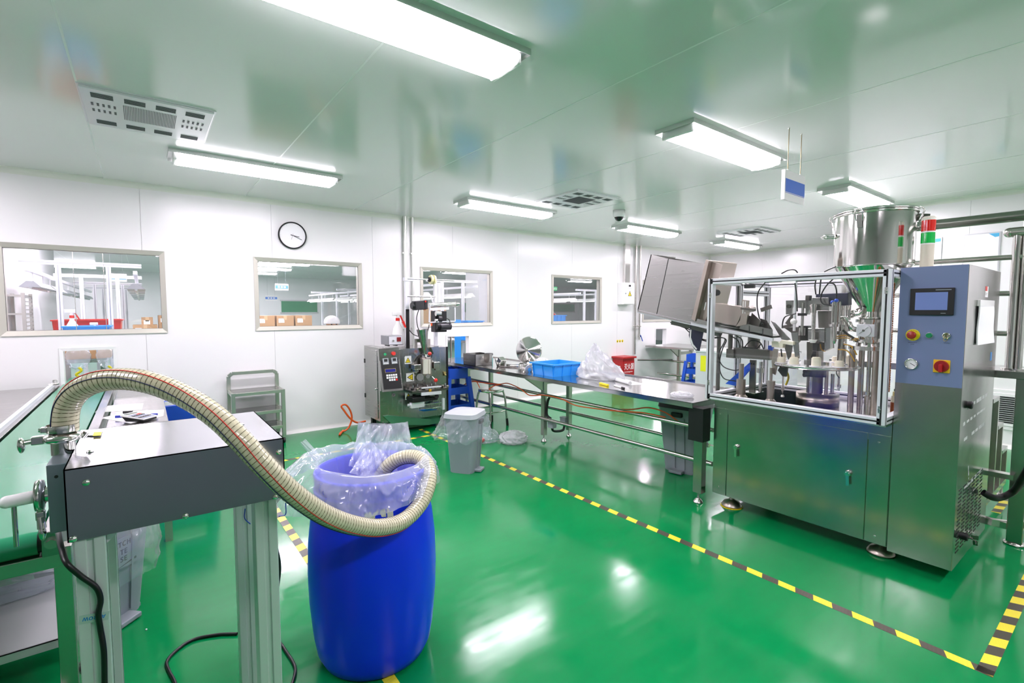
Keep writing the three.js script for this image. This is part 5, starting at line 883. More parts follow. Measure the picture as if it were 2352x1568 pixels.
// grey pedal bins
function pedalBin(x, z, turnY, label, lidMat, lidOpen) {
  const o = new THREE.Group(); o.name = numbered('pedal_bin'); scene.add(o); tag(o, label, 'bin', 'grey pedal bins');
  const L = (n, g, m = M.greyBin) => { const k = mesh(n, g, m); o.add(k); return k; };
  const H = .58, rings = [], N = 40, pos = [];
  const ring = (y, w, d, r) => [...Array(N)].map((_, i) => { const a = i / N * 2 * Math.PI, c = Math.cos(a), s = Math.sin(a), e = .38; return [Math.sign(c) * Math.pow(Math.abs(c), e) * w, y, Math.sign(s) * Math.pow(Math.abs(s), e) * d]; });
  const R = [ring(0, .13, .145), ring(.05, .135, .15), ring(H - .12, .165, .19), ring(H, .18, .205), ring(H, .172, .197), ring(.03, .125, .14)];
  for (let k = 0; k + 1 < R.length; k++) for (let i = 0; i < N; i++) { const j = (i + 1) % N; pos.push(...R[k][i], ...R[k + 1][j], ...R[k][j], ...R[k][i], ...R[k + 1][i], ...R[k + 1][j]); }
  const g = new THREE.BufferGeometry(); g.setAttribute('position', new THREE.Float32BufferAttribute(pos, 3)); g.computeVertexNormals(); L('body', toCreasedNormals(g, .6));
  L('base', B(-.12, .12, 0, .03, -.135, .135, .01)); L('front_rib', bar([-.137, .04, -.03], [-.172, H - .08, -.03], .012, .012)); L('front_rib', bar([-.137, .04, .06], [-.172, H - .08, .06], .012, .012));
  const lid = L('lid', (() => { const pp = []; const A = ring(H + .0, .188, .213), Bq = ring(H + .045, .18, .205), Cq = ring(H + .062, .12, .14); for (const [u, v] of [[A, Bq], [Bq, Cq]]) for (let i = 0; i < N; i++) { const j = (i + 1) % N; pp.push(...u[i], ...v[j], ...u[j], ...u[i], ...v[i], ...v[j]); } for (let i = 0; i < N; i++) pp.push(...Cq[i], 0, H + .064, 0, ...Cq[(i + 1) % N]); const q = new THREE.BufferGeometry(); q.setAttribute('position', new THREE.Float32BufferAttribute(pp, 3)); q.computeVertexNormals(); return toCreasedNormals(q, .5); })(), lidMat);
  L('handle', B(-.2, -.165, H - .07, H - .03, -.05, .05, .008), M.black); L('pedal', B(-.2, -.12, .005, .03, -.06, .06, .006), M.greyBin);
  o.position.set(x, 0, z); o.rotation.y = turnY; return o;
}
pedalBin(2.3, -3.74, 2.2, 'grey pedal bin with pale lid and clear liner beside floor tape', mat(0xb9bec3, .4)).scale.set(.84, .86, .84);
pedalBin(3.9, -2.53, .15, 'grey pedal bin with black lid under the worktable end', mat(0x1e2024, .35));
// liner of the first bin
{
  const c = [2.3, 0, -3.74], g = new THREE.CylinderGeometry(1, 1, 1, 90, 16, true), p = g.attributes.position;
  for (let i = 0; i < p.count; i++) { const a = Math.atan2(p.getZ(i), p.getX(i)), t = .5 - p.getY(i), e = .45, w = 1 + .12 * t + .22 * t * Math.abs(noise.noise(Math.cos(a) * 3, Math.sin(a) * 3, t * 3)) + .1 * Math.abs(noise.noise(Math.cos(a) * 9, Math.sin(a) * 9, t * 5)), bulge = 1 + .25 * t * Math.max(0, -Math.cos(a - .9)); const X = Math.sign(Math.cos(a)) * Math.pow(Math.abs(Math.cos(a)), e) * .21 * w * bulge, Z = Math.sign(Math.sin(a)) * Math.pow(Math.abs(Math.sin(a)), e) * .195 * w * bulge; p.setXYZ(i, X * .82, .505 - t * (.2 + .05 * noise.noise(Math.cos(a) * 2, Math.sin(a) * 2, 5)), Z * .86); }
  g.computeVertexNormals(); g.rotateY(.0); const o = obj('bin_liner', mv(g, c[0], 0, c[2]), M.film); o.geometry.translate(-c[0], 0, -c[2]); o.position.set(c[0], 0, c[2]); tag(o, 'clear plastic liner folded over the grey bin rim', 'liner');
}
// far table at the third hatch, its rail, cabinet and stool
{
  const o = thing('work_table', 'small steel table with pipe rails at the far hatch', 'table', [8.5, 0, -4.9]), Y = .76;
  obj('table_top', B(7.9, 8.9, Y - .035, Y, -6.06, -3.6), M.steel, o);
  for (const z of [-5.5, -4.0]) { for (const x of [8.2, 8.6]) { obj('leg', B(x - .025, x + .025, 0, Y - .04, z - .025, z + .025), paintSteel, o); } obj('cross_bar', B(8.2, 8.6, Y - .16, Y - .11, z - .02, z + .02), paintSteel, o); obj('bracket', prism([[8.17, Y - .04, z - .015], [7.92, Y - .04, z - .015], [8.17, Y - .2, z - .015]], [0, 0, .03]), paintSteel, o); obj('bracket', prism([[8.63, Y - .04, z - .015], [8.8, Y - .04, z - .015], [8.63, Y - .14, z - .015]], [0, 0, .03]), paintSteel, o); }
  for (const y of [.47, .2]) obj('rail', C([8.16, y, -5.95], [8.16, y, -3.6], .018, .018, 12), M.tubeSteel, o);
  one('wall_rail', C([7.62, .49, -6.02], [8.14, .49, -5.6], .016, .016, 12), M.darkSteel, 'dark pipe rail between the red cabinet and far table', 'rail');
  { const p = PX(1602, 850, 7.52); plasticStool(p[0], p[2], .2, 'blue plastic stool beside the far white machine cabinet', .62); }
  // white machine cabinet with yellow sheet
  const X = 6.6, c0 = PX(1598, 812, X), c1 = PX(1990, 812, X), k = thing('machine_cabinet', 'low white machine cabinet with yellow sheet behind the filling machine', 'cabinet', [X + .3, 0, -3.1]);
  const topY = PX(1640, 810, X)[1]; obj('body', B(X, X + .7, .06, topY, c0[2], c0[2] + 1.15, .006), mat(0xd5d8dc, .35), k); obj('top', B(X - .02, X + .72, topY, topY + .03, c0[2] - .02, c0[2] + 1.17, .004), mat(0xe6e8ea, .3), k);
  const d0 = PX(1606, 850, X)[2]; obj('door', B(X - .006, X, .1, topY - .06, d0, d0 + .9, .002), mat(0xd5d8dc, .35), k); const ye = [PX(1610, 816, X), PX(1622, 853, X)]; obj('yellow_sheet', B(X - .008, X - .006, ye[1][1], ye[0][1], ye[0][2], ye[1][2] + .04), mat(0xe9ea1c, .6), k);
  for (const z of [c0[2] + .08, c0[2] + 1.05]) obj('foot', B(X + .05, X + .12, 0, .07, z - .03, z + .03), M.black, k);
}
// ================= SACHET PACKING MACHINE =================
{
  // front plane faces the camera side (towards +z); a control desk stands at its left
  const FZ = -5.3, o = thing('sachet_machine', 'upright sachet packing machine with black keypad panel and tall film mast', 'machine', [2.75, 0, -5.55]);
  const P = (n, g, m = M.steelV, par = o) => obj(n, g, m, par), q = (x, y, z = FZ) => PZ(x, y, z);
  const xr = q(1028, 900)[0], xl = q(877, 900)[0], yt = q(1000, 797)[1], yb = q(950, 962)[1], lx = q(840, 900, -5.75)[0];
  P('cabinet_body', [B(xl + .02, xr, yb, yt, FZ - .5, FZ, .004)], M.steelV);
  P('right_door', B(q(988, 900)[0], xr, yb, yt, FZ, FZ + .006, .002), M.steelV); P('door_edge', B(xr - .012, xr, yb, yt, FZ + .006, FZ + .02), M.slot);
  P('door_lock', [C(q(1022, 856, FZ + .006), q(1022, 856, FZ + .03), .016, .016, 14), S(q(1023, 861, FZ + .03), .014)], mat(0xb5a66a, .3, .9));
  // desk body on the left, wedge seen from its side
  const by = q(875, 797)[1]; const sideP = [[838, 798], [870, 800], [877, 962], [840, 945]].map(p => PX(p[0], p[1], lx));
  P('left_cabinet', [B(lx, xl + .06, yb + .02, by - .005, FZ - .48, FZ, .004)], M.steel);
  const dL = P('left_door', B(lx - .006, lx, yb + .05, by - .04, FZ - .45, FZ - .06, .003), M.steel); for (const y of [.35, .95]) P('hinge', B(lx - .012, lx - .004, yb + y * .7, yb + y * .7 + .05, FZ - .46, FZ - .44), M.black, dL); P('knob', S([lx - .012, (yb + by) / 2 - .05, FZ - .1], .012), M.chrome, dL);
  // sloped control panel
  const pc = [[868, 801], [914, 797], [926, 896], [880, 900]].map((p, i) => PZ(p[0], p[1], i < 2 ? FZ + .03 : FZ + .1)), n = V(pc[1]).sub(V(pc[0])).cross(V(pc[0]).sub(V(pc[3]))).normalize();
  const pushed = (p, d) => V(p).addScaledVector(n, d).toArray(); const inset = (k) => { const c = [0, 1, 2].map(i => (pc[0][i] + pc[1][i] + pc[2][i] + pc[3][i]) / 4); return pc.map(p => p.map((v, i) => c[i] + (v - c[i]) * k)); };
  P('panel_frame', prism(pc, n.clone().multiplyScalar(-.03).toArray()), M.steel); P('panel_base', prism([[pc[3][0], pc[3][1], FZ], [pc[2][0], pc[2][1], FZ], [pc[1][0], pc[1][1], FZ], [pc[0][0], pc[0][1], FZ]], [0, 0, .05]), M.steel);
  const pan = P('control_panel', prism(inset(.9).map(p => pushed(p, .001)), n.clone().multiplyScalar(-.008).toArray()), M.black);
  const U = (u, v, d = .002) => { const I = inset(.9), L = (a, b, t) => a.map((x, i) => x + (b[i] - x) * t), r = L(L(I[0], I[1], u), L(I[3], I[2], u), v); return V(r).addScaledVector(n, d).toArray(); };
  const pad = (name, u0, u1, v0, v1, m, d = .004, par = pan) => P(name, prism([U(u0, v0, 0), U(u0, v1, 0), U(u1, v1, 0), U(u1, v0, 0)], n.clone().multiplyScalar(d).toArray()), m, par);
  const btn = (name, u, v, r, h, m) => P(name, C(U(u, v), U(u, v, h), r, r * .9, 20), m, pan);
  btn('green_button', .27, .1, .016, .02, mat(0x16a565, .3)); btn('red_button', .73, .1, .024, .03, mat(0xd6281e, .3));
  for (const u of [.12, .6]) { pad('thermostat', u, u + .32, .2, .36, mat(0xa9adb2, .4)); pad('thermostat_display', u + .07, u + .25, .22, .29, M.black, .006); for (let i = 0; i < 4; i++) pad('thermostat_key', u + .04 + i * .065, u + .085 + i * .065, .325, .345, M.white, .006); }
  pad('lcd_frame', .18, .78, .475, .575, mat(0xb09a50, .4), .002); pad('lcd_screen', .2, .76, .485, .565, mat(0x262a86, .2), .0035);
  for (let r = 0; r < 3; r++) for (let c = 0; c < (r < 2 ? 5 : 4); c++) { const u = .22 + (c + (r === 2 ? 1 : 0)) * .125; pad('keypad_key', u, u + .095, .62 + r * .062, .62 + r * .062 + .046, r === 2 && c === 3 ? M.redPlastic : M.white, .004); }
  pad('maker_text', .12, .86, .86, .895, new THREE.MeshPhysicalMaterial({ color: 0x9a9a9c, roughness: .5 }), .001);
  // text strip broken into characters by dark gaps
  for (let i = 1; i < 12; i++) pad('character_gap', .12 + i * .0617 - .008, .12 + i * .0617 + .008, .855, .9, M.black, .0015);
  { const c = q(904, 907, FZ + .01); P('panel_lock', [C(q(904, 907), q(904, 907, FZ + .012), .022, .02, 20), S(q(904, 907, FZ + .014), .008)], M.darkSteel); }
  // front details
  const tri = (x, y, w, flip) => { const c = q(x, y, FZ + .0065), m = decal('warning_sticker', c, flip ? [0, 1, 0] : [1, 0, 0], flip ? [-1, 0, 0] : [0, 1, 0], w, w, triMat, o); return m; };
  P('sticker_plate', B(q(930, 817)[0], q(944, 817)[0], q(937, 834)[1], q(937, 817)[1], FZ, FZ + .005), M.alu); tri(937, 827, .085); tri(942, 866, .1, true); P('sticker_plate', B(q(930, 917)[0], q(947, 917)[0], q(937, 917)[1], q(937, 900)[1], FZ, FZ + .005), M.alu); tri(938, 909, .085);
  P('front_plate', B(q(926, 900)[0], q(988, 900)[0], yb, yt, FZ - .002, FZ + .003), M.steelV);
  // sealing head
  P('forming_tube', [C(q(977, 825, FZ + .12), q(977, 858, FZ + .12), .03, .03, 20), C(q(985, 825, FZ + .1), q(985, 858, FZ + .1), .02, .02, 16)], mat(0xd8d6c8, .25)); P('seal_plate', [BC(q(979, 842, FZ + .07), .13, .22, .05, .004)], M.warmSteel);
  P('seal_jaw', [BC(q(956, 842, FZ + .08), .09, .06, .09, .006), BC(q(955, 850, FZ + .06), .05, .04, .06, .004)], M.chrome); P('seal_jaw', [BC(q(1000, 838, FZ + .08), .08, .08, .09, .006), BC(q(1003, 847, FZ + .1), .05, .03, .05, .003)], M.chrome);
  P('film_roller', C(q(965, 866, FZ + .04), q(965, 866, FZ + .1), .042, .042, 24), M.chrome); P('film_roller', C(q(983, 864, FZ + .05), q(983, 864, FZ + .12), .025, .025, 20), M.chrome);
  for (const [x0, y0, x1, y1] of [[975, 818, 987, 812], [993, 865, 1001, 873]]) { P('lever', C(q(x0, y0, FZ + .13), q(x1, y1, FZ + .18), .006, .006, 10), M.chrome); P('lever_ball', S(q(x1, y1, FZ + .18), .023), mat(0xd8281f, .25)); }
  P('guide_loop', [T([q(952, 830, FZ + .12), q(960, 818, FZ + .14), q(972, 814, FZ + .14), q(978, 822, FZ + .12)], .006, 30, 6), T([q(982, 820, FZ + .12), q(992, 814, FZ + .14), q(990, 822, FZ + .14)], .005, 20, 6)], M.black);
  // cutter bed: many small rods and blocks
  const bedY = q(960, 895, FZ + .15)[1]; P('cutter_bed', [B(q(930, 895)[0], q(1012, 895)[0], bedY - .03, bedY, FZ, FZ + .2, .003)], M.darkSteel);
  for (let i = 0; i < 12; i++) { const x = q(933, 890)[0] + i * .04; P('cutter_bolt', [C([x, bedY, FZ + .05 + (i % 3) * .05], [x, bedY + .03 + (i % 2) * .02, FZ + .05 + (i % 3) * .05], .012, .01, 10)], i % 2 ? M.chrome : M.darkSteel); P('cutter_block', BC([x + .01, bedY + .012, FZ + .14 + (i % 2) * .05], .026, .026, .03, .003), i % 3 ? M.warmSteel : M.black); }
  for (const y of [889, 903]) P('guide_bar', bar(q(968, y + 2, FZ + .22), q(1013, y - 2, FZ + .22), .02, y > 900 ? .035 : .014), M.alu);
  P('yellow_roller', C(q(985, 897, FZ + .2), q(990, 896, FZ + .2), .016, .016, 14), mat(0xd0a21c, .4)); P('jaw_carriage', [BC(q(955, 915, FZ + .12), .16, .05, .16, .004), BC(q(985, 915, FZ + .1), .18, .03, .12, .004)], M.black); P('carriage_wheel', C(q(1003, 910, FZ + .15), q(1003, 910, FZ + .19), .026, .026, 18), M.rubber);
  P('air_cylinder', [bar(q(943, 931, FZ + .12), q(973, 927, FZ + .12), .06, .065, [0, 1, 0], .004), C(q(937, 930, FZ + .12), q(943, 930, FZ + .12), .016, .016, 10)], M.alu);
  for (const [y0, y1] of [[929, 924], [939, 934]]) P('slide_rod', C(q(976, y0, FZ + .16), q(1016, y1, FZ + .16), .007, .007, 10), M.chrome); P('slide_end', BC(q(1018, 927, FZ + .16), .03, .14, .03, .003), M.alu);
  P('delivery_chute', prism([q(973, 944, FZ + .12), q(1004, 940, FZ + .12), q(997, 968, FZ + .26), q(971, 970, FZ + .26)], [0, -.004, .003]), mat(0x1d63d8, .3)); P('inner_chute', prism([q(988, 926, FZ + .06), q(1008, 922, FZ + .06), q(1000, 944, FZ + .1), q(985, 945, FZ + .1)], [0, -.004, .003]), mat(0x20409a, .3));
  P('green_skirt', [prism([q(880, 955), q(890, 953), q(988, 962), q(985, 975), q(900, 975)].map(p => [p[0], p[1], FZ + .02]), [0, 0, -.3]), B(xl + .1, xr - .05, .04, yb, FZ - .45, FZ - .05)], mat(0x3c7a58, .4)); for (const [x, z] of [[lx + .08, FZ - .06], [lx + .08, FZ - .42], [xr - .06, FZ - .06], [xr - .06, FZ - .42]]) { P('caster', C([x - .015, .05, z], [x + .015, .05, z], .05, .05, 20), M.rubber); P('caster_fork', BC([x, .1, z], .05, yb - .05 > .1 ? (yb - .06) : .06, .05), M.black); }
  // mast, film arms, motor, hopper
  const mx = q(934, 700, FZ - .2)[0], mz = FZ - .2, hy = (y) => PZ(934, y, mz)[1]; P('mast', [B(mx - .022, mx + .022, hy(800), hy(642), mz - .02, mz + .02, .003)], M.alu); P('mast_sleeve', B(mx - .024, mx + .02, hy(800), hy(710), mz + .02, mz + .03), M.black);
  const m2x = PZ(1000, 700, mz)[0]; P('mast', B(m2x - .02, m2x + .02, hy(800), hy(645), mz - .02, mz + .02, .003), M.alu); P('rear_mast', B(q(1016, 650, mz)[0] - .02, q(1016, 650, mz)[0] + .02, hy(695), hy(645), mz - .12, mz - .08, .002), M.alu); P('mast_head', B(mx - .03, mx + .1, hy(645), hy(637), mz - .03, mz + .03, .002), M.alu);
  const fy = hy(640); P('film_shaft', C([mx + .0, fy, mz + .03], [q(1040, 643, mz)[0], fy, mz + .03], .009, .009, 12), M.chrome);
  { const cx = q(990, 641, mz)[0], fl = P('film_reel', [C([cx - .03, fy, mz + .03], [cx - .012, fy, mz + .03], .055, .06, 28), C([cx + .012, fy, mz + .03], [cx + .035, fy, mz + .03], .06, .055, 28), C([cx - .02, fy, mz + .03], [cx + .02, fy, mz + .03], .04, .04, 24)], mat(0xe9e4b2, .4)); P('reel_collar', C([cx - .05, fy, mz + .03], [cx - .03, fy, mz + .03], .03, .03, 16), M.black, fl); }
  P('arm', C([mx, hy(680), mz + .02], [m2x, hy(680), mz + .02], .009, .009, 12), M.chrome); P('strut', bar([m2x - .06, hy(694), mz + .05], [m2x - .08, hy(680), mz + .03], .016, .012), M.alu);
  { const a = q(945, 702, mz + .1), b = q(980, 699, mz + .1); P('print_motor', [bar(q(950, 702, mz + .1), q(971, 700, mz + .1), .11, .11, [0, 1, 0], .008), C(q(945, 702, mz + .1), q(950, 702, mz + .1), .04, .045, 18), bar(q(972, 700, mz + .1), q(978, 700, mz + .1), .105, .105)], mat(0x29292c, .4)); P('motor_label', bar(q(976, 692, mz + .155), q(979, 692, mz + .155), .004, .02), M.redPlastic); P('roller', [C(q(984, 701, mz + .1), q(1046, 698, mz + .1), .03, .03, 18), C(q(1046, 698, mz + .1), q(1054, 698, mz + .1), .04, .02, 16)], M.chrome); P('roller_mount', bar(q(988, 710, mz + .1), q(1030, 708, mz + .1), .03, .03), M.alu); P('orange_fitting', BC(q(975, 709, mz + .12), .03, .03, .03, .004), M.orange); }
  { const pr = P('date_printer', [BC(q(1008, 738, mz + .12), .16, .26, .12, .008), C(q(1005, 733, mz + .19), q(1012, 733, mz + .19), .05, .05, 18), C(q(1002, 748, mz + .19), q(1015, 748, mz + .19), .045, .045, 18)], M.black); P('printer_motor', C(q(1010, 750, mz + .2), q(1034, 749, mz + .2), .045, .045, 20), mat(0x303034, .35), pr); P('printer_roll', C(q(1001, 720, mz + .2), q(1012, 720, mz + .2), .03, .03, 16), M.chrome, pr); P('knurled_nut', C(q(1000, 736, mz + .22), q(1004, 736, mz + .22), .022, .022, 14), M.chrome, pr); }
  P('film_guide', [bar(q(987, 740, mz + .22), q(1046, 737, mz + .22), .014, .014), bar(q(986, 740, mz + .22), q(987, 700, mz + .22), .02, .012, [1, 0, 0]), bar(q(1045, 738, mz + .22), q(1045, 706, mz + .22), .016, .012, [1, 0, 0])], M.alu);
  P('orange_strip', bar(q(991, 748, mz + .24), q(991, 742, mz + .24), .02, .012, [1, 0, 0]), M.orange);
  P('funnel', [C(q(977, 815, FZ + .05), q(970, 756, FZ + .05), .02, .07, 24, true), C(q(977, 815, FZ + .05), q(977, 822, FZ + .08), .02, .02, 16)], M.steelV); P('funnel_bracket', [prism([q(952, 800, FZ), q(958, 800, FZ), q(958, 786, FZ), q(982, 786, FZ), q(982, 800, FZ), q(988, 800, FZ), q(988, 778, FZ), q(952, 778, FZ)], [0, 0, .006])], M.warmSteel);
  P('right_bracket', prism([q(986, 797, FZ + .01), q(1003, 794, FZ + .01), q(1000, 812, FZ + .01), q(992, 812, FZ + .01)], [0, 0, .05]), M.steelV);
  for (const pts of [[[962, 710], [957, 730], [961, 755], [972, 772]], [[940, 758], [950, 768], [965, 772], [980, 765], [986, 745]], [[1024, 730], [1032, 735], [1034, 745]]]) P('cable', T(pts.map(p => q(p[0], p[1], mz + .24)), .005, 30, 6), M.cable);
  P('red_clamp', [prism([q(922, 739, mz + .05), q(927, 737, mz + .05), q(932, 752, mz + .05), q(929, 752, mz + .05)], [0, 0, .02])], M.redPlastic);
  // controller box on top
  const cz = FZ - .2, bx = PZ(869, 795, cz), bx2 = PZ(907, 795, cz); const cb = P('controller_box', B(bx[0] + .08, bx2[0] + .05, by + .01, by + .12, cz - .12, cz + .1, .004), mat(0x8b8d90, .4, .4)); P('face', B(bx[0] + .09, bx2[0] + .045, by + .018, by + .112, cz + .1, cz + .104), M.alu, cb); P('rocker', B(bx2[0] - .02, bx2[0] + .03, by + .05, by + .1, cz + .104, cz + .112), mat(0x7a1418, .3), cb); P('dial', C([bx[0] + .14, by + .06, cz + .104], [bx[0] + .14, by + .06, cz + .115], .014, .012, 16), M.chrome, cb); for (const x of [.1, .2]) P('foot', B(bx[0] + x, bx[0] + x + .02, by - .005, by + .012, cz - .05, cz + .05), M.black, cb);
  // white spray bottle on the machine
  const sb = PZ(916, 797, FZ - .28); sprayBottle([sb[0], by - .005, FZ - .3], 'white spray bottle with red trigger on top of sachet machine', .42);
}
// orange hose on the floor by the sachet machine
one('floor_hose', T([PZ(840, 967, -5.75), PZ(820, 970, -5.75), PZ(806, 962, -5.75), PZ(790, 942, -5.75), PZ(784, 932, -5.75), PZ(793, 929, -5.75), PZ(804, 942, -5.75), PZ(808, 962, -5.75), PZ(798, 985, -5.75), PZ(784, 998, -5.75), PY(780, 999, .012), PY(788, 988, .012)].map((p, i) => { p[1] = Math.max(.012, p[1]); return p; }), .011, 120, 8), M.orange, 'orange air hose looping over the floor beside sachet machine', 'hose');
// steel trolley against the wall
{
  const Z0 = -6.02, Z1 = -5.72, x0 = PZ(524, 950, Z0)[0], x1 = PZ(655, 950, Z1)[0], o = thing('steel_trolley', 'stainless three-shelf trolley with raised handle against the wall', 'trolley', [(x0 + x1) / 2, 0, (Z0 + Z1) / 2]);
  const P = (n, g, m = paintSteel) => obj(n, g, m, o), hT = PZ(600, 853, Z0)[1], sY = [PZ(600, 893, -5.87)[1], PZ(600, 938, -5.87)[1], .2];
  for (const x of [x0 + .015, x1 - .015]) { P('post', B(x - .018, x + .018, .06, hT - .03, Z0 - .018, Z0 + .018, .002)); P('post', B(x - .018, x + .018, .06, sY[0], Z1 - .018, Z1 + .018, .002)); }
  P('handle', [bar([x0 + .015, hT - .03, Z0], [x0 + .05, hT, Z0], .036, .036), B(x0 + .05, x1 - .05, hT - .018, hT + .018, Z0 - .018, Z0 + .018, .002), bar([x1 - .05, hT, Z0], [x1 - .015, hT - .03, Z0], .036, .036)]);
  for (const y of sY) { P('shelf', B(x0 + .02, x1 - .02, y - .006, y, Z0, Z1), M.steel); P('shelf_rail', B(x0, x1, y - .035, y - .002, Z1 - .014, Z1 + .014, .002)); P('shelf_rail', B(x0, x1, y - .035, y - .002, Z0 - .014, Z0 + .014, .002)); P('shelf_rail', B(x0, x0 + .03, y - .035, y - .002, Z0, Z1)); P('shelf_rail', B(x1 - .03, x1, y - .035, y - .002, Z0, Z1)); }
  for (const x of [x0 + .02, x1 - .02]) for (const z of [Z0, Z1]) P('caster', C([x - .012, .03, z], [x + .012, .03, z], .03, .03, 18), M.rubber);
}
// ================= FOREGROUND =================
// conveyor from the hatch
{
  const Y = .765, x0 = -.615, x1 = -.285, z0 = -6.65, z1 = -2.03, o = thing('belt_conveyor', 'green belt conveyor running from the low wall hatch to the pump stand', 'conveyor', [-.45, 0, -4.5]);
  const P = (n, g, m = M.steel, par = o) => obj(n, g, m, par), beltM = mat(0x2b8a61, .2), r = .036;
  P('belt', [B(x0, x1, Y - .004, Y, z0, z1 - r), B(x0, x1, Y - 2 * r, Y - 2 * r + .004, z0, z1 - r), (() => { const g = new THREE.CylinderGeometry(r, r, x1 - x0, 24, 1, true, -Math.PI / 2 - 0, Math.PI).rotateZ(Math.PI / 2); return mv(g, (x0 + x1) / 2, Y - r, z1 - r); })()], beltM);
  P('end_roller', C([x0 - .01, Y - r, z1 - r], [x1 + .012, Y - r, z1 - r], r - .004, r - .004, 24), M.rubber);
  P('side_frame', B(x1 + .014, x1 + .06, .7, Y + .012, -6.0, -2.0, .002), M.steelSide); P('side_frame', B(x0 - .05, x0 - .014, .7, Y + .005, -6.0, -2.0, .002), M.steelSide);
  { const c = [x1 + .037, .742, -2.0]; P('end_bolt', [C(c, [c[0], c[1], c[2] + .012], .014, .014, 6), C(c, [c[0], c[1], c[2] + .004], .018, .018, 18)], M.tubeSteel); }
  P('head_tube', B(-1.2, x1 + .062, .645, .69, -2.09, -2.04, .003), M.tubeSteel); P('head_post', B(x1 + .03, x1 + .075, 0, .70, -2.11, -2.06, .003), M.tubeSteel);
  for (const [x, z] of [[-.58, -2.08], [-.58, -5.6], [-.26, -5.6]]) P('leg', B(x - .022, x + .022, 0, .7, z - .022, z + .022), paintSteel);
  P('guide_rail', [B(x0 - .052, x0 - .04, Y, Y + .03, -6.0, -2.2), B(x0 - .064, x0 - .052, Y + .024, Y + .03, -6.0, -2.2)], M.alu);
  P('hinge_clamp', [BC([x0 - .03, Y + .045, -5.9], .03, .05, .03, .004), C([x0 - .07, Y + .03, -5.85], [x0, Y + .035, -5.85], .008, .008, 10)], M.chrome);
}
one('side_table', [B(-1.9, -.68, .735, .77, -5.9, -2.0, .003), ...[[-1.7, -5.7], [-.75, -5.7], [-1.7, -2.9], [-.75, -2.9]].map(([x, z]) => B(x - .025, x + .025, 0, .736, z - .025, z + .025))], M.steel, 'grey steel table left of the green conveyor belt', 'table');
// narrow desk beside the belt with papers and calculator
const DY = .755;
{
  const o = thing('desk', 'narrow steel desk with papers beside the green conveyor belt', 'desk', [-.05, 0, -4.4]);
  obj('desk_top', B(-.2, .105, DY - .03, DY, -5.7, -3.3, .003), M.steel, o); for (const [x, z] of [[-.17, -5.6], [.08, -5.6], [-.17, -3.4], [.08, -3.7]]) obj('leg', B(x - .02, x + .02, 0, DY - .03, z - .02, z + .02), paintSteel, o);
  const sheet = (pts, label) => { const g = prism(pts.map(p => PY(p[0], p[1], DY + .0005)), [0, .0012, 0]); return one('paper_sheet', g, M.paper, label, 'paper', 'papers on the narrow desk'); };
  sheet([[218, 947], [326, 941], [329, 926], [232, 933]], 'blank white paper sheet lying farther along the desk');
  sheet([[232, 960], [300, 972], [375, 955], [377, 941], [300, 944]], 'white paper sheet under the calculator');
  const a = PY(274, 962, DY), b = PY(366, 964, DY), c = [(a[0] + b[0]) / 2, DY + .004, (a[2] + b[2]) / 2 + .03], k = thing('calculator', 'white desktop calculator with black underside on the desk', 'calculator', c);
  const u = V(b).sub(V(a)).setY(0).normalize(), w = new THREE.Vector3(0, 1, 0).cross(u), M4 = new THREE.Matrix4().makeBasis(u, new THREE.Vector3(0, 1, 0), u.clone().cross(new THREE.Vector3(0, 1, 0))), put = g => mv(g.applyMatrix4(M4), ...c);
  const L = .15, W = .1; obj('underside', put(prism([[-L / 2 + .03, 0, -W / 2], [L / 2, 0, -W / 2], [L / 2, .012, -W / 2], [-L / 2, .03, -W / 2]], [0, 0, W])), M.black, k);
  obj('top_shell', put(prism([[-L / 2 - .003, .03, -W / 2 - .003], [L / 2 + .003, .012, -W / 2 - .003], [L / 2 + .003, .02, -W / 2 - .003], [-L / 2 - .003, .04, -W / 2 - .003]], [0, 0, W + .006])), M.whiteGloss, k);
  const slope = x => .0405 - (x + L / 2) / L * .02; obj('display', put(B(-L / 2 + .006, -L / 2 + .03, .038, .0405, -W / 2 + .01, W / 2 - .01)), mat(0x7d8a7e, .2), k);
  for (let i = 0; i < 5; i++) for (let j = 0; j < 5; j++) { const x = -.03 + i * .022, z = -.036 + j * .018; obj('key', put(B(x, x + .016, slope(x) - .006, slope(x) + .001, z, z + .013)), i === 0 && j < 2 ? M.redPlastic : i % 2 ? M.black : mat(0x9aa0b8, .5), k); }
  const pen = (p, q, m1, m2, label) => { const A = PY(...p, DY + .02), Bq = PY(...q, DY + .02), Cq = A.map((v, i) => v + (Bq[i] - v) * .35), t = thing('marker_pen', label, 'pen', [A[0], DY, A[2]], 'pens on the narrow desk'); obj('cap', C(A, Cq, .0085, .0085, 12), m1, t); obj('barrel', C(Cq, Bq, .0075, .0075, 12), m2, t); };
  pen([283, 947], [348, 944], M.black, M.white, 'white marker pen with black cap behind the calculator'); pen([265, 957], [362, 951], mat(0x1b2ea8, .3), mat(0x1b2ea8, .3), 'slim dark blue pen behind the calculator');
}
plasticStool(.24, -4.75, .0, 'blue plastic stool with white label beyond the narrow desk', .71);
{ const c = PZ(393, 926, -4.6); one('stool_label', B(c[0] - .04, c[0] + .04, c[1] - .015, c[1] + .015, -4.605, -4.602), M.paper, 'white printed label on the blue stool beyond the desk', 'label'); }
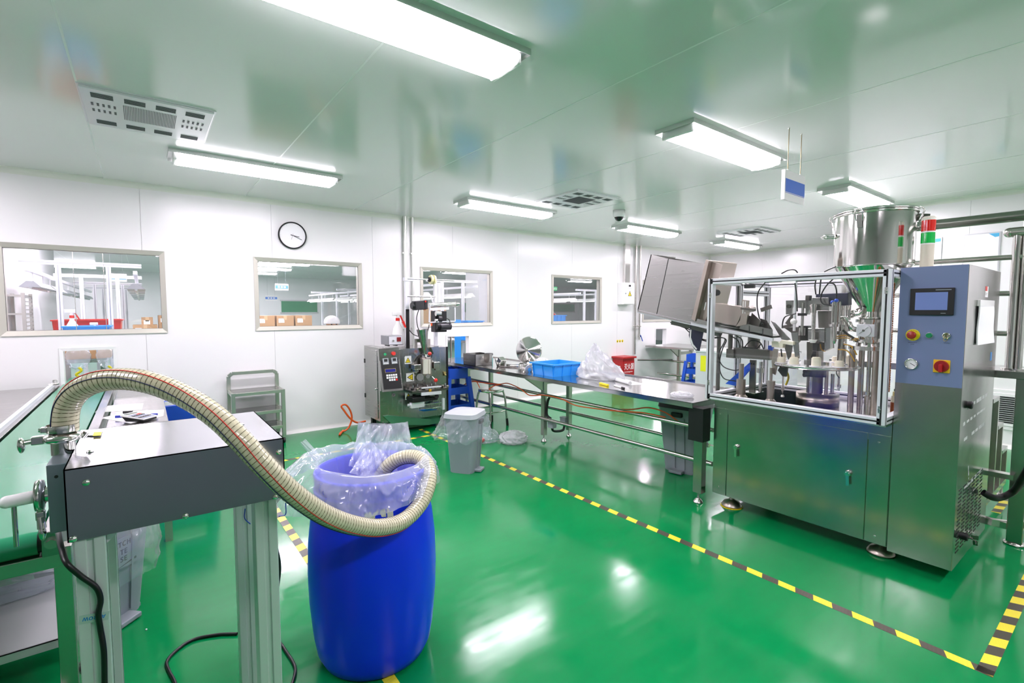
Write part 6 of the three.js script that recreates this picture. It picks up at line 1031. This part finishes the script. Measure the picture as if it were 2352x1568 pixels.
// pump box on aluminium profile stand
const LX = [-.125, .268], LZ = [-1.585, -1.985];
{
  const X0 = -.165, X1 = .321, Y0 = .892, Y1 = 1.071, Z1 = -1.55, Z0 = -2.03;
  const o = thing('pump_stand', 'stainless pump housing on four aluminium profile legs in the foreground', 'pump stand', [.08, 0, -1.78]), P = (n, g, m = M.steel, par = o) => obj(n, g, m, par);
  const hs = P('housing', [B(X0, X1, Y1 - .003, Y1, Z0, Z1), B(X0, X1, Y0, Y1, Z1 - .003, Z1), B(X0, X1, Y0, Y1, Z0, Z0 + .003), B(X0, X0 + .003, Y0, Y1, Z0, Z1), B(X1 - .003, X1, Y0, Y1, Z0, Z1)], mat(0xb7b9bd, .36, 1, { roughnessMap: smudge }));
  for (const [x, y] of [[198, 1108], [168, 1238], [426, 1185], [640, 1038], [632, 1141]]) { const c = PZ(x, y, Z1); P('screw', [Lt([[0, .006], [.004, .0055], [.0075, .003], [.0085, 0], [0, 0]], [0, 0, 0], 18).rotateX(Math.PI / 2).translate(c[0], c[1], c[2])], M.chrome, hs); }
  for (const [x, y] of [[207, 1038], [555, 975]]) { const c = PY(x, y, Y1); P('screw', [Lt([[0, .006], [.004, .0055], [.0075, .003], [.0085, 0], [0, 0]], c, 18)], M.chrome, hs); }
  const lg = mat(0xd3dad8, .3, .35);
  for (const x of LX) for (const z of LZ) {
    const k = .03, lim = P('leg', [B(x - k, x - .006, 0, Y0, z - k, z + k, .003), B(x + .006, x + k, 0, Y0, z - k, z + k, .003), B(x - .007, x + .007, 0, Y0, z - k + .007, z + k - .007)], lg);
    P('groove', B(x + k - .0005, x + k + .0006, 0, Y0, z - .006, z + .006), mat(0x5a6360, .5, .4), lim); P('corner_bracket', prism([[x + k, Y0 - .004, z], [x + k + .03, Y0 - .004, z], [x + k, Y0 - .034, z]], [0, 0, -.02]), M.alu, lim); P('foot_plate', B(x - .045, x + .045, 0, .008, z - .045, z + .045, .002), M.darkSteel, lim);
  }
  P('frame_rail', B(X0 + .02, X1 - .02, Y0 - .0, Y0 + .04, LZ[0] - .03, LZ[0] + .01), lg);
  // valve block at the left end
  P('valve_block', B(-.208, X0 - .001, .885, 1.062, -1.9, -1.66, .003), mat(0x8f9aa3, .35, .8)); P('screw_hole', C([-.19, 1.03, -1.66], [-.19, 1.03, -1.6585], .004, .004, 12), M.slot);
  const px_ = -.186, pz_ = -1.78; P('inlet_pipe', [C([px_, 1.06, pz_], [px_, 1.098, pz_], .026, .026, 24)], M.bright);
  const cl = P('clamp_ring', [Lt([[.028, -.012], [.04, -.008], [.042, 0], [.04, .008], [.028, .012]], [px_, 1.105, pz_], 40), B(px_ - .062, px_ - .036, 1.094, 1.116, pz_ - .012, pz_ + .012, .003)], M.chrome); P('wing_nut', [C([px_ - .06, 1.105, pz_ + .004], [px_ - .076, 1.104, pz_ + .008], .007, .007, 12), mv(new THREE.SphereGeometry(.018, 16, 10).scale(.45, 1.15, .6), px_ - .08, 1.098, pz_ + .01)], M.chrome, cl); P('clamp_hinge', [C([px_ + .04, 1.098, pz_], [px_ + .05, 1.112, pz_], .008, .008, 10)], M.chrome, cl);
  P('hose_clamp', [Lt([[.0325, -.009], [.034, -.009], [.034, .009], [.0325, .009]], [px_, 1.132, pz_], 40), BC([px_ - .036, 1.132, pz_ + .006], .012, .014, .02, .002), C([px_ - .046, 1.132, pz_ + .006], [px_ - .04, 1.132, pz_ + .006], .006, .006, 6)], M.chrome);
  P('inspection_tag', [prism([PY(178, 1000, Y1 + .003), PY(232, 1000, Y1 + .003), PY(236, 986, Y1 + .003), PY(186, 988, Y1 + .003)], [0, .001, 0])], M.white); P('yellow_tag', prism([PY(213, 1001, Y1 + .0045), PY(231, 1000, Y1 + .0045), PY(234, 992, Y1 + .0045), PY(216, 993, Y1 + .0045)], [0, .001, 0]), M.yellow);
  // outlet spout
  const sy = .955; P('outlet_pipe', C([-.206, sy, pz_], [-.228, sy, pz_], .02, .02, 24), M.bright); P('outlet_clamp', [(() => Lt([[.024, -.011], [.04, -.008], [.043, 0], [.04, .008], [.024, .011]], [0, 0, 0], 36).rotateZ(Math.PI / 2).translate(-.238, sy, pz_))(), BC([-.238, sy - .052, pz_ + .005], .02, .025, .02, .004)], M.chrome); P('clamp_bolt', [C([-.238, sy - .055, pz_ + .012], [-.236, sy - .085, pz_ + .014], .008, .01, 12), mv(new THREE.SphereGeometry(.014, 14, 8).scale(.6, 1.5, .6), -.236, sy - .098, pz_ + .014)], M.chrome);
  P('white_nozzle', [C([-.248, sy, pz_], [-.3, sy - .002, pz_ + .003], .0165, .016, 22), S([-.3, sy - .002, pz_ + .003], .016)], M.whiteGloss); P('drop_rod', C([-.288, sy - .01, pz_], [-.288, sy - .125, pz_], .0055, .0055, 12), M.chrome);
  // film tape with blue print on the front leg
  decal('printed_tape', [LX[0], PZ(192, 1425, LZ[0] + .03)[1], LZ[0] + .0302], [-1, .16, 0], [-.16, -1, 0], .058, .022, new THREE.MeshPhysicalMaterial({ roughness: .3, metalness: .3, map: canvasTex(160, 60, g => { g.fillStyle = '#b7cdc5'; g.fillRect(0, 0, 160, 60); g.fillStyle = '#1f7fd0'; g.font = 'bold 34px sans-serif'; g.textAlign = 'center'; g.fillText('ARROW', 80, 42); }) }), o, .0006);
  P('blue_wire', T([PZ(563, 1168, -1.95), PZ(562, 1190, -1.95), PZ(575, 1203, -1.95)], .0018, 20, 6), mat(0x1b3ea0, .4)); P('blue_wire', T([PZ(656, 1155, -1.8), PZ(655, 1182, -1.8), PZ(640, 1185, -1.8)], .0018, 20, 6), mat(0x1b3ea0, .4));
}
// suction hose: spiral-ribbed clear tube from the pump to the drum
{
  const pts = [[150, 989, -1.78], [150, 962, -1.78], [156, 930, -1.775], [180, 898, -1.755], [225, 876, -1.72], [285, 870, -1.68], [350, 880, -1.62], [420, 908, -1.57], [490, 952, -1.51], [550, 1008, -1.47], [605, 1068, -1.45], [670, 1130, -1.46], [745, 1181, -1.5], [815, 1206, -1.55], [875, 1211, -1.6], [930, 1193, -1.66], [970, 1150, -1.71], [986, 1105, -1.76], [982, 1068, -1.83], [958, 1050, -1.9], [925, 1050, -1.95], [895, 1066, -1.99], [872, 1095, -2.02]].map(p => PZ(...p));
  const curve = new THREE.CatmullRomCurve3(pts.map(V), false, 'centripetal'), len = curve.getLength(), R = .0305, n = 420;
  const o = thing('suction_hose', 'clear spiral-ribbed suction hose arching from pump into the blue drum', 'hose', pts[0]);
  const fr = curve.computeFrenetFrames(n, false), cs = curve.getSpacedPoints(n);
  const tubeM = new THREE.MeshPhysicalMaterial({ color: 0xeae6c8, roughness: .16, transmission: .35, thickness: 0, ior: 1.45 });
  obj('tube', new THREE.TubeGeometry(curve, 300, R - .001, 24), tubeM, o); obj('inner_paste', new THREE.TubeGeometry(curve, 200, R - .006, 14), mat(0xe9e5d0, .6), o);
  const on = (i, a, r) => { const t = Math.min(n - 1e-4, i), k = Math.floor(t), f = t - k, c = cs[k].clone().lerp(cs[Math.min(n, k + 1)], f); return c.addScaledVector(fr.normals[k], Math.cos(a) * r).addScaledVector(fr.binormals[k], Math.sin(a) * r); };
  class Helix extends THREE.Curve { constructor(turns, r, ph) { super(); this.turns = turns; this.r = r; this.ph = ph; } getPoint(t) { return on(t * n, this.ph + t * this.turns * 2 * Math.PI, this.r); } }
  const turns = Math.round(len / .0125); obj('spiral_wire', new THREE.TubeGeometry(new Helix(turns, R - .0012, 0), turns * 14, .0014, 4), mat(0x6a6548, .35), o);
  obj('red_line', new THREE.TubeGeometry(new Helix(.35, R, (1.2)), 500, .0014, 5), mat(0xd42a22, .4), o); obj('blue_line', new THREE.TubeGeometry(new Helix(.35, R, (1.2) + .75), 500, .0014, 5), mat(0x20264f, .4), o);
}
// blue drum
const DC = [.748, 0, -1.965], DH = .795;
{
  const o = thing('drum', 'large blue plastic drum with open top and torn label', 'drum', DC);
  obj('body', Lt([[0, .012], [.17, .012], [.19, 0], [.215, .012], [.233, .05], [.245, .12], [.258, .26], [.2615, .38], [.258, .5], [.247, .6], [.234, .66], [.228, .69], [.229, .7], [.229, .77], [.232, .785], [.229, .795], [.222, .795], [.218, .785], [.217, .7], [.236, .58], [.248, .4], [.24, .2], [.21, .04], [0, .035]], DC, 88), M.drumBlue, o);
  obj('rim_band', Lt([[.229, .715], [.2325, .718], [.2325, .728], [.229, .731]], DC, 88), M.drumBlue, o);
  // torn label
  const c = PZ(872, 1186, -1.73), d = V([DC[0] - c[0], 0, DC[2] - c[2]]).normalize(), a0 = Math.atan2(-d.z, -d.x);
  const flake = (u0, v0, pts) => { const y0 = .676 + v0, r = .238; return prism(pts.map(([u, v]) => { const a = a0 + (u0 + u) / r, rr2 = .247 - (y0 + v - .6) * .217 + .0012; return [DC[0] + Math.cos(a) * rr2, y0 + v, DC[2] + Math.sin(a) * rr2]; }), [-d.x * .0015, 0, -d.z * .0015]); };
  const lm = mat(0xe6dfcb, .8); for (let k = 0; k < 7; k++) { const w = .012, u0 = (k - 3) * .014, n = 7; obj('torn_label', flake(u0, rr(-.012, 0), [...Array(n)].map((_, i) => { const t = i / (n - 1); return [-w + 2 * w * t, .008 + rr(0, .022)]; }).concat([[w, -.008], [-w, -.01]])), lm, o); }
}
// liner bag
{
  const film = new THREE.MeshPhysicalMaterial({ color: 0xf3f6ff, roughness: .07, transmission: .74, thickness: 0, ior: 1.5, side: THREE.DoubleSide }), o = thing('liner_bag', 'clear plastic liner bag folded over the blue drum rim', 'bag', [DC[0], .55, DC[2]]);
  const NA = 260, NT = 46, pos = [], idx = [], toCam = Math.atan2(-DC[2], -DC[0]);
  const fold = (a, t, k, q) => Math.pow(1 - Math.abs(noise.noise(Math.cos(a) * k + t * q, Math.sin(a) * k - t * q, t * q * 1.3 + k)), 4);
  const crease = (a, t, k) => 1 - Math.abs(noise.noise(Math.cos(a) * k, Math.sin(a) * k, t * k * .05 + k));
  for (let j = 0; j <= NT; j++) for (let i = 0; i <= NA; i++) {
    const a = i / NA * 2 * Math.PI, t = j / NT; let r, y; const left = Math.max(0, Math.cos(a - (toCam + 1.55))), front = Math.max(0, Math.cos(a - toCam));
    const skirt = .1 + .03 * left + .035 * noise.noise(Math.cos(a) * 1.5, Math.sin(a) * 1.5, 3) - .03 * left, top = DH + .012 + .02 * crease(a, 0, 3) * (1 - front * .8);
    if (t < .35) { const s = t / .35; r = .205 - .01 * (1 - s) - .012 * crease(a, s, 7) * (1 - s); y = top - .3 * (1 - s); } else if (t < .5) { const s = (t - .35) / .15; r = .205 + (.036 + .07 * left * left) * s; y = top + (.016 + .02 * left) * Math.sin(s * Math.PI) ; } else { const s = (t - .5) / .5; r = .243 + .07 * left * left + (.016 + .02 * front + .04 * left) * s + .036 * (crease(a, s * 2, 4) - .6) * s + .014 * fold(a, s, 4, .5) * Math.min(1, s * 4) + .005 * fold(a, s, 11, .9) * Math.min(1, s * 5); r = Math.max(r, .243 + .012 * s); y = top - skirt * s + .004 * noise.noise(a * 9, s * 5, 1); }
    pos.push(DC[0] + Math.cos(a) * r, y, DC[2] + Math.sin(a) * r);
  }
  for (let j = 0; j < NT; j++) for (let i = 0; i < NA; i++) { const a = j * (NA + 1) + i, b = a + 1, c = a + NA + 1, d = c + 1; idx.push(a, c, b, b, c, d); }
  const g = new THREE.BufferGeometry(); g.setAttribute('position', new THREE.Float32BufferAttribute(pos, 3)); g.setIndex(idx); g.computeVertexNormals(); obj('folded_film', g, film, o);
  // upright gathered neck at the back
  const sheetPatch = (corner, nu, nv, amp, sd, name) => { const p2 = [], id = []; for (let j = 0; j <= nv; j++) for (let i = 0; i <= nu; i++) { const u = i / nu, v = j / nv, b = [0, 1, 2].map(k => (corner[0][k] * (1 - u) + corner[1][k] * u) * (1 - v) + (corner[3][k] * (1 - u) + corner[2][k] * u) * v), c = amp * (Math.abs(noise.noise(u * 4 + sd + v * 1.2, v * .9, sd)) + .5 * Math.abs(noise.noise(u * 9 - v * 2.5, v * 1.6 + sd, sd * 2)) - .4), e = amp * Math.sin(u * Math.PI) * .9; p2.push(b[0] - .8 * (c + e) * .6, b[1] + c * .4, b[2] + (c + e) * .8); } for (let j = 0; j < nv; j++) for (let i = 0; i < nu; i++) { const a = j * (nu + 1) + i; id.push(a, a + 1, a + nu + 1, a + 1, a + nu + 2, a + nu + 1); } const q = new THREE.BufferGeometry(); q.setAttribute('position', new THREE.Float32BufferAttribute(p2, 3)); q.setIndex(id); q.computeVertexNormals(); obj(name, q, film, o); };
  const W = (x, y, z) => PZ(x, y, z);
  sheetPatch([W(800, 1070, -2.05), W(950, 1066, -2.08), W(936, 966, -2.14), W(826, 970, -2.12)], 60, 50, .07, 2.3, 'neck_film'); sheetPatch([W(800, 1085, -2.0), W(915, 1085, -2.0), W(895, 1035, -2.06), W(850, 1008, -2.08)], 40, 30, .06, 5.1, 'neck_film'); sheetPatch([W(812, 1075, -2.15), W(960, 1062, -2.18), W(935, 970, -2.18), W(822, 968, -2.18)], 40, 30, .04, 8.4, 'neck_film');
  sheetPatch([W(722, 1060, -1.97), W(740, 1050, -2.0), W(702, 1008, -1.97), W(688, 1016, -1.95)], 16, 16, .012, 4.4, 'corner_flap');
}
// dried product scrap on the floor: tiny white crumb; power cables
one('crumb', S(PY(336, 1445, .003), .004, 8, 6), M.white, 'tiny white crumb on floor beside pump stand leg', 'crumb');
{
  const cb = (pts, r, label) => one('power_cable', T(pts, r, pts.length * 12, 8), M.cable, label, 'cable', 'black power cables at the pump stand');
  const fz = -1.543, f = (x, y, z = fz) => PZ(x, y, z);
  cb([f(128, 1203, -1.9), f(134, 1225, -1.75), f(142, 1262, -1.6), f(155, 1295), f(185, 1322), f(222, 1350), f(231, 1378), f(226, 1408), f(230, 1440, -1.55), f(238, 1490), f(240, 1560), f(241, 1700), [f(241, 1700)[0], .007, fz]], .0065, 'black power cable hanging down the front pump stand leg');
  const q = (x, y) => PY(x, y, .007); cb([q(545, 1455), q(500, 1457), q(440, 1470), q(398, 1500), q(383, 1520), q(388, 1540), q(402, 1568), q(408, 1620)], .0065, 'black power cable curving over the floor between stand legs');
  cb([f(622, 1180, -1.65), f(632, 1250, -1.65), f(641, 1300, -1.65), f(637, 1345, -1.65), f(628, 1400, -1.66), [f(626, 1450, -1.7)[0], .3, -1.7], [.33, .007, -1.9], q(632, 1467), q(660, 1500), q(678, 1535), q(672, 1568), q(650, 1620)], .0065, 'black power cable looping past the right pump stand leg');
}
// shelf tray, plastic-wrapped items and bins under the conveyor
{
  const o = thing('tray_shelf', 'scratched stainless tray shelf under the conveyor end', 'tray', [-.5, 0, -2.4]), y = .345;
  obj('tray', [B(-1.0, -.215, y - .004, y, -2.66, -2.18), B(-1.0, -.215, y - .004, y + .03, -2.664, -2.66), B(-.219, -.215, y - .03, y, -2.66, -2.18), B(-1.0, -.215, y - .03, y, -2.184, -2.18)], mat(0xd2d3d4, .5, .7), o);
  for (const [x, z] of [[-.235, -2.2], [-.235, -2.64], [-.98, -2.2], [-.98, -2.64]]) obj('post', B(x - .015, x + .015, 0, y - .004, z - .015, z + .015), paintSteel, o);
  const k = thing('grey_box', 'small blue-grey plastic box with white insert under the tray shelf', 'box', [-.3, 0, -2.05]); obj('box', [B(-.37, -.26, .0, .2, -2.12, -1.98, .006)], mat(0x7d8b9d, .4), k); obj('lid_rim', B(-.378, -.252, .2, .215, -2.128, -1.972, .004), mat(0xa8b0a6, .4), k); obj('white_insert', C([-.315, .215, -2.05], [-.315, .225, -2.05], .025, .025, 18), M.white, k); obj('pin', C([-.315, .22, -1.985], [-.315, .08, -1.97], .006, .006, 10), M.chrome, k);
  one('adjust_knob', [C([-.235, .25, -2.14], [-.205, .25, -2.12], .02, .02, 10), C([-.205, .25, -2.12], [-.18, .25, -2.1], .009, .009, 10)], M.black, 'black adjusting knob beside the tray shelf post', 'knob');
  crumple('plastic_wrap', [-.55, .349, -2.6], .3, .13, .07, M.film, 'crumpled clear wrap lying on the tray shelf');
  const bn = pedalBin(-.23, -2.93, 2.35, 'dark grey pedal bin with black lettering behind pump stand leg', mat(0x8a9097, .45)); bn.scale.set(.95, .92, .95);
  const txt = new THREE.MeshPhysicalMaterial({ roughness: .45, map: canvasTex(256, 200, g => { g.fillStyle = '#8b9399'; g.fillRect(0, 0, 256, 200); g.fillStyle = '#1c1e20'; g.font = 'bold 46px sans-serif'; g.fillText('KITCHE', 60, 56); g.fillText('TE', 120, 108); g.fillText('SE', 120, 156); g.beginPath(); g.moveTo(90, 190); g.lineTo(230, 160); g.lineTo(232, 176); g.lineTo(200, 176); g.fill(); }) });
  const dp = mesh('lettering', new THREE.BoxGeometry(.2, .16, .002).rotateY(-Math.PI / 2).rotateZ(.055).translate(-.163, .36, .0), txt, true); bn.add(dp);
}
{
  const c = [-.23, 0, -2.93], g = new THREE.CylinderGeometry(1, 1, 1, 110, 22, true), p = g.attributes.position;
  for (let i = 0; i < p.count; i++) { const a = Math.atan2(p.getZ(i), p.getX(i)), t = .5 - p.getY(i), w = 1.08 + .25 * Math.sin(t * 2.6) + .22 * t * (1 - Math.abs(noise.noise(Math.cos(a) * 3, Math.sin(a) * 3, t * 3 + 4))) - .1 * t + .08 * Math.abs(noise.noise(Math.cos(a) * 10, Math.sin(a) * 10, t * 7)); p.setXYZ(i, Math.cos(a) * .185 * w, .53 - t * (.3 + .04 * noise.noise(Math.cos(a) * 2, Math.sin(a) * 2, 8)), Math.sin(a) * .19 * w); }
  g.computeVertexNormals(); const o = obj('bin_liner', mv(g, ...c), M.film); o.geometry.translate(-c[0], 0, -c[2]); o.position.set(c[0], 0, c[2]); tag(o, 'clear plastic liner hanging over the lettered dark grey bin', 'liner');
}
// ================= ACCESS PLATFORM AT THE RIGHT =================
{
  const o = thing('access_platform', 'stainless access platform with pipe handrails and steps behind the filling machine', 'platform', [4.8, 0, -.8]), P = (n, g, m = M.tubeSteel) => obj(n, g, m, o);
  const dY = 1.08; P('deck', [B(4.2, 4.62, dY - .045, dY, -1.5, .5, .003)], M.steel);
  for (const [x, z] of [[4.26, -.456], [4.26, .42], [4.56, .42]]) { P('leg', B(x - .036, x + .036, .02, dY - .045, z - .036, z + .036, .004), M.steelSide); P('leg_foot', Lt([[.02, .05], [.02, .02], [.05, .014], [.052, 0], [0, 0]], [x, 0, z], 24), M.tubeSteel); }
  P('stretcher', B(4.2, 4.24, .1, .14, -1.4, -.49), M.tubeSteel); P('stretcher', B(4.17, 4.23, .42, .45, -1.4, -.47), M.tubeSteel); P('stretcher', bar([4.18, .13, -.56], [4.26, .12, -.48], .03, .04), M.tubeSteel); P('stretcher', B(4.24, 4.28, .12, .16, -.42, .4), M.tubeSteel);
  P('handrail_post', C([4.3, dY, -.535], [4.3, 1.93, -.535], .022, .022, 18), M.bright); P('handrail_post', C([4.3, dY, -.495], [4.3, 2.0, -.495], .018, .018, 18), M.bright); P('handrail_post', C([4.3, dY, -1.45], [4.3, 2.02, -1.45], .02, .02, 18), M.tubeSteel); P('handrail_post', C([4.3, dY, .45], [4.3, 2.02, .45], .02, .02, 18), M.tubeSteel);
  P('handrail', C([4.3, 2.028, -1.45], [4.3, 2.026, .5], .033, .033, 24), mat(0x8f938a, .28, 1)); P('mid_rail', C([4.3, 1.777, -1.45], [4.3, 1.779, .45], .0165, .0165, 18)); for (const y of [1.555, 1.305]) P('short_rail', C([4.3, y, -1.4], [4.3, y, -.54], .016, .016, 16));
  P('rail_end', [C([4.3, 1.93, -.56], [4.3, 1.93, -.4], .03, .03, 22), S([4.3, 1.93, -.57], .03, 20, 14)], M.tubeSteel);
  P('post_collar', [C([4.3, dY, -.515], [4.3, dY + .012, -.515], .06, .06, 24)], M.bright);
  // steps going down behind
  for (const [x0, x1, y] of [[4.64, 4.86, .84], [4.88, 5.08, .62], [5.1, 5.32, .4]]) { P('tread', B(x0, x1, y - .03, y, -1.2, -.64, .002), M.steelSide); P('riser_post', B(x1 - .03, x1, .1, y - .03, -.68, -.64), M.tubeSteel); P('side_sheet', B(x0, x1 - .032, .12, y - .03, -.672, -.666), M.steelSide); P('riser_post', B(x1 - .03, x1, .1, y - .03, -1.2, -1.16), M.tubeSteel); }
  P('base_rail', B(4.3, 5.34, .1, .14, -.68, -.64), M.tubeSteel); P('base_rail', B(4.3, 5.34, .1, .14, -1.2, -1.16), M.tubeSteel); for (const [x, z] of [[5.3, -.66], [5.3, -1.18], [4.4, -1.18], [4.4, -.7]]) P('step_foot', Lt([[.012, .1], [.012, .03], [.03, .018], [.032, 0], [0, 0]], [x, 0, z], 18), M.tubeSteel);
}
one('supply_hose', T([PZ(2258, 1130, -.56), PZ(2275, 1140, -.53), PZ(2300, 1142, -.5), PZ(2325, 1130, -.46), PZ(2345, 1105, -.42), PZ(2375, 1050, -.36), PZ(2420, 950, -.3)], .019, 70, 12), M.rubber, 'thick black supply hose bending behind the control cabinet', 'hose');
renderer.render(scene, camera);
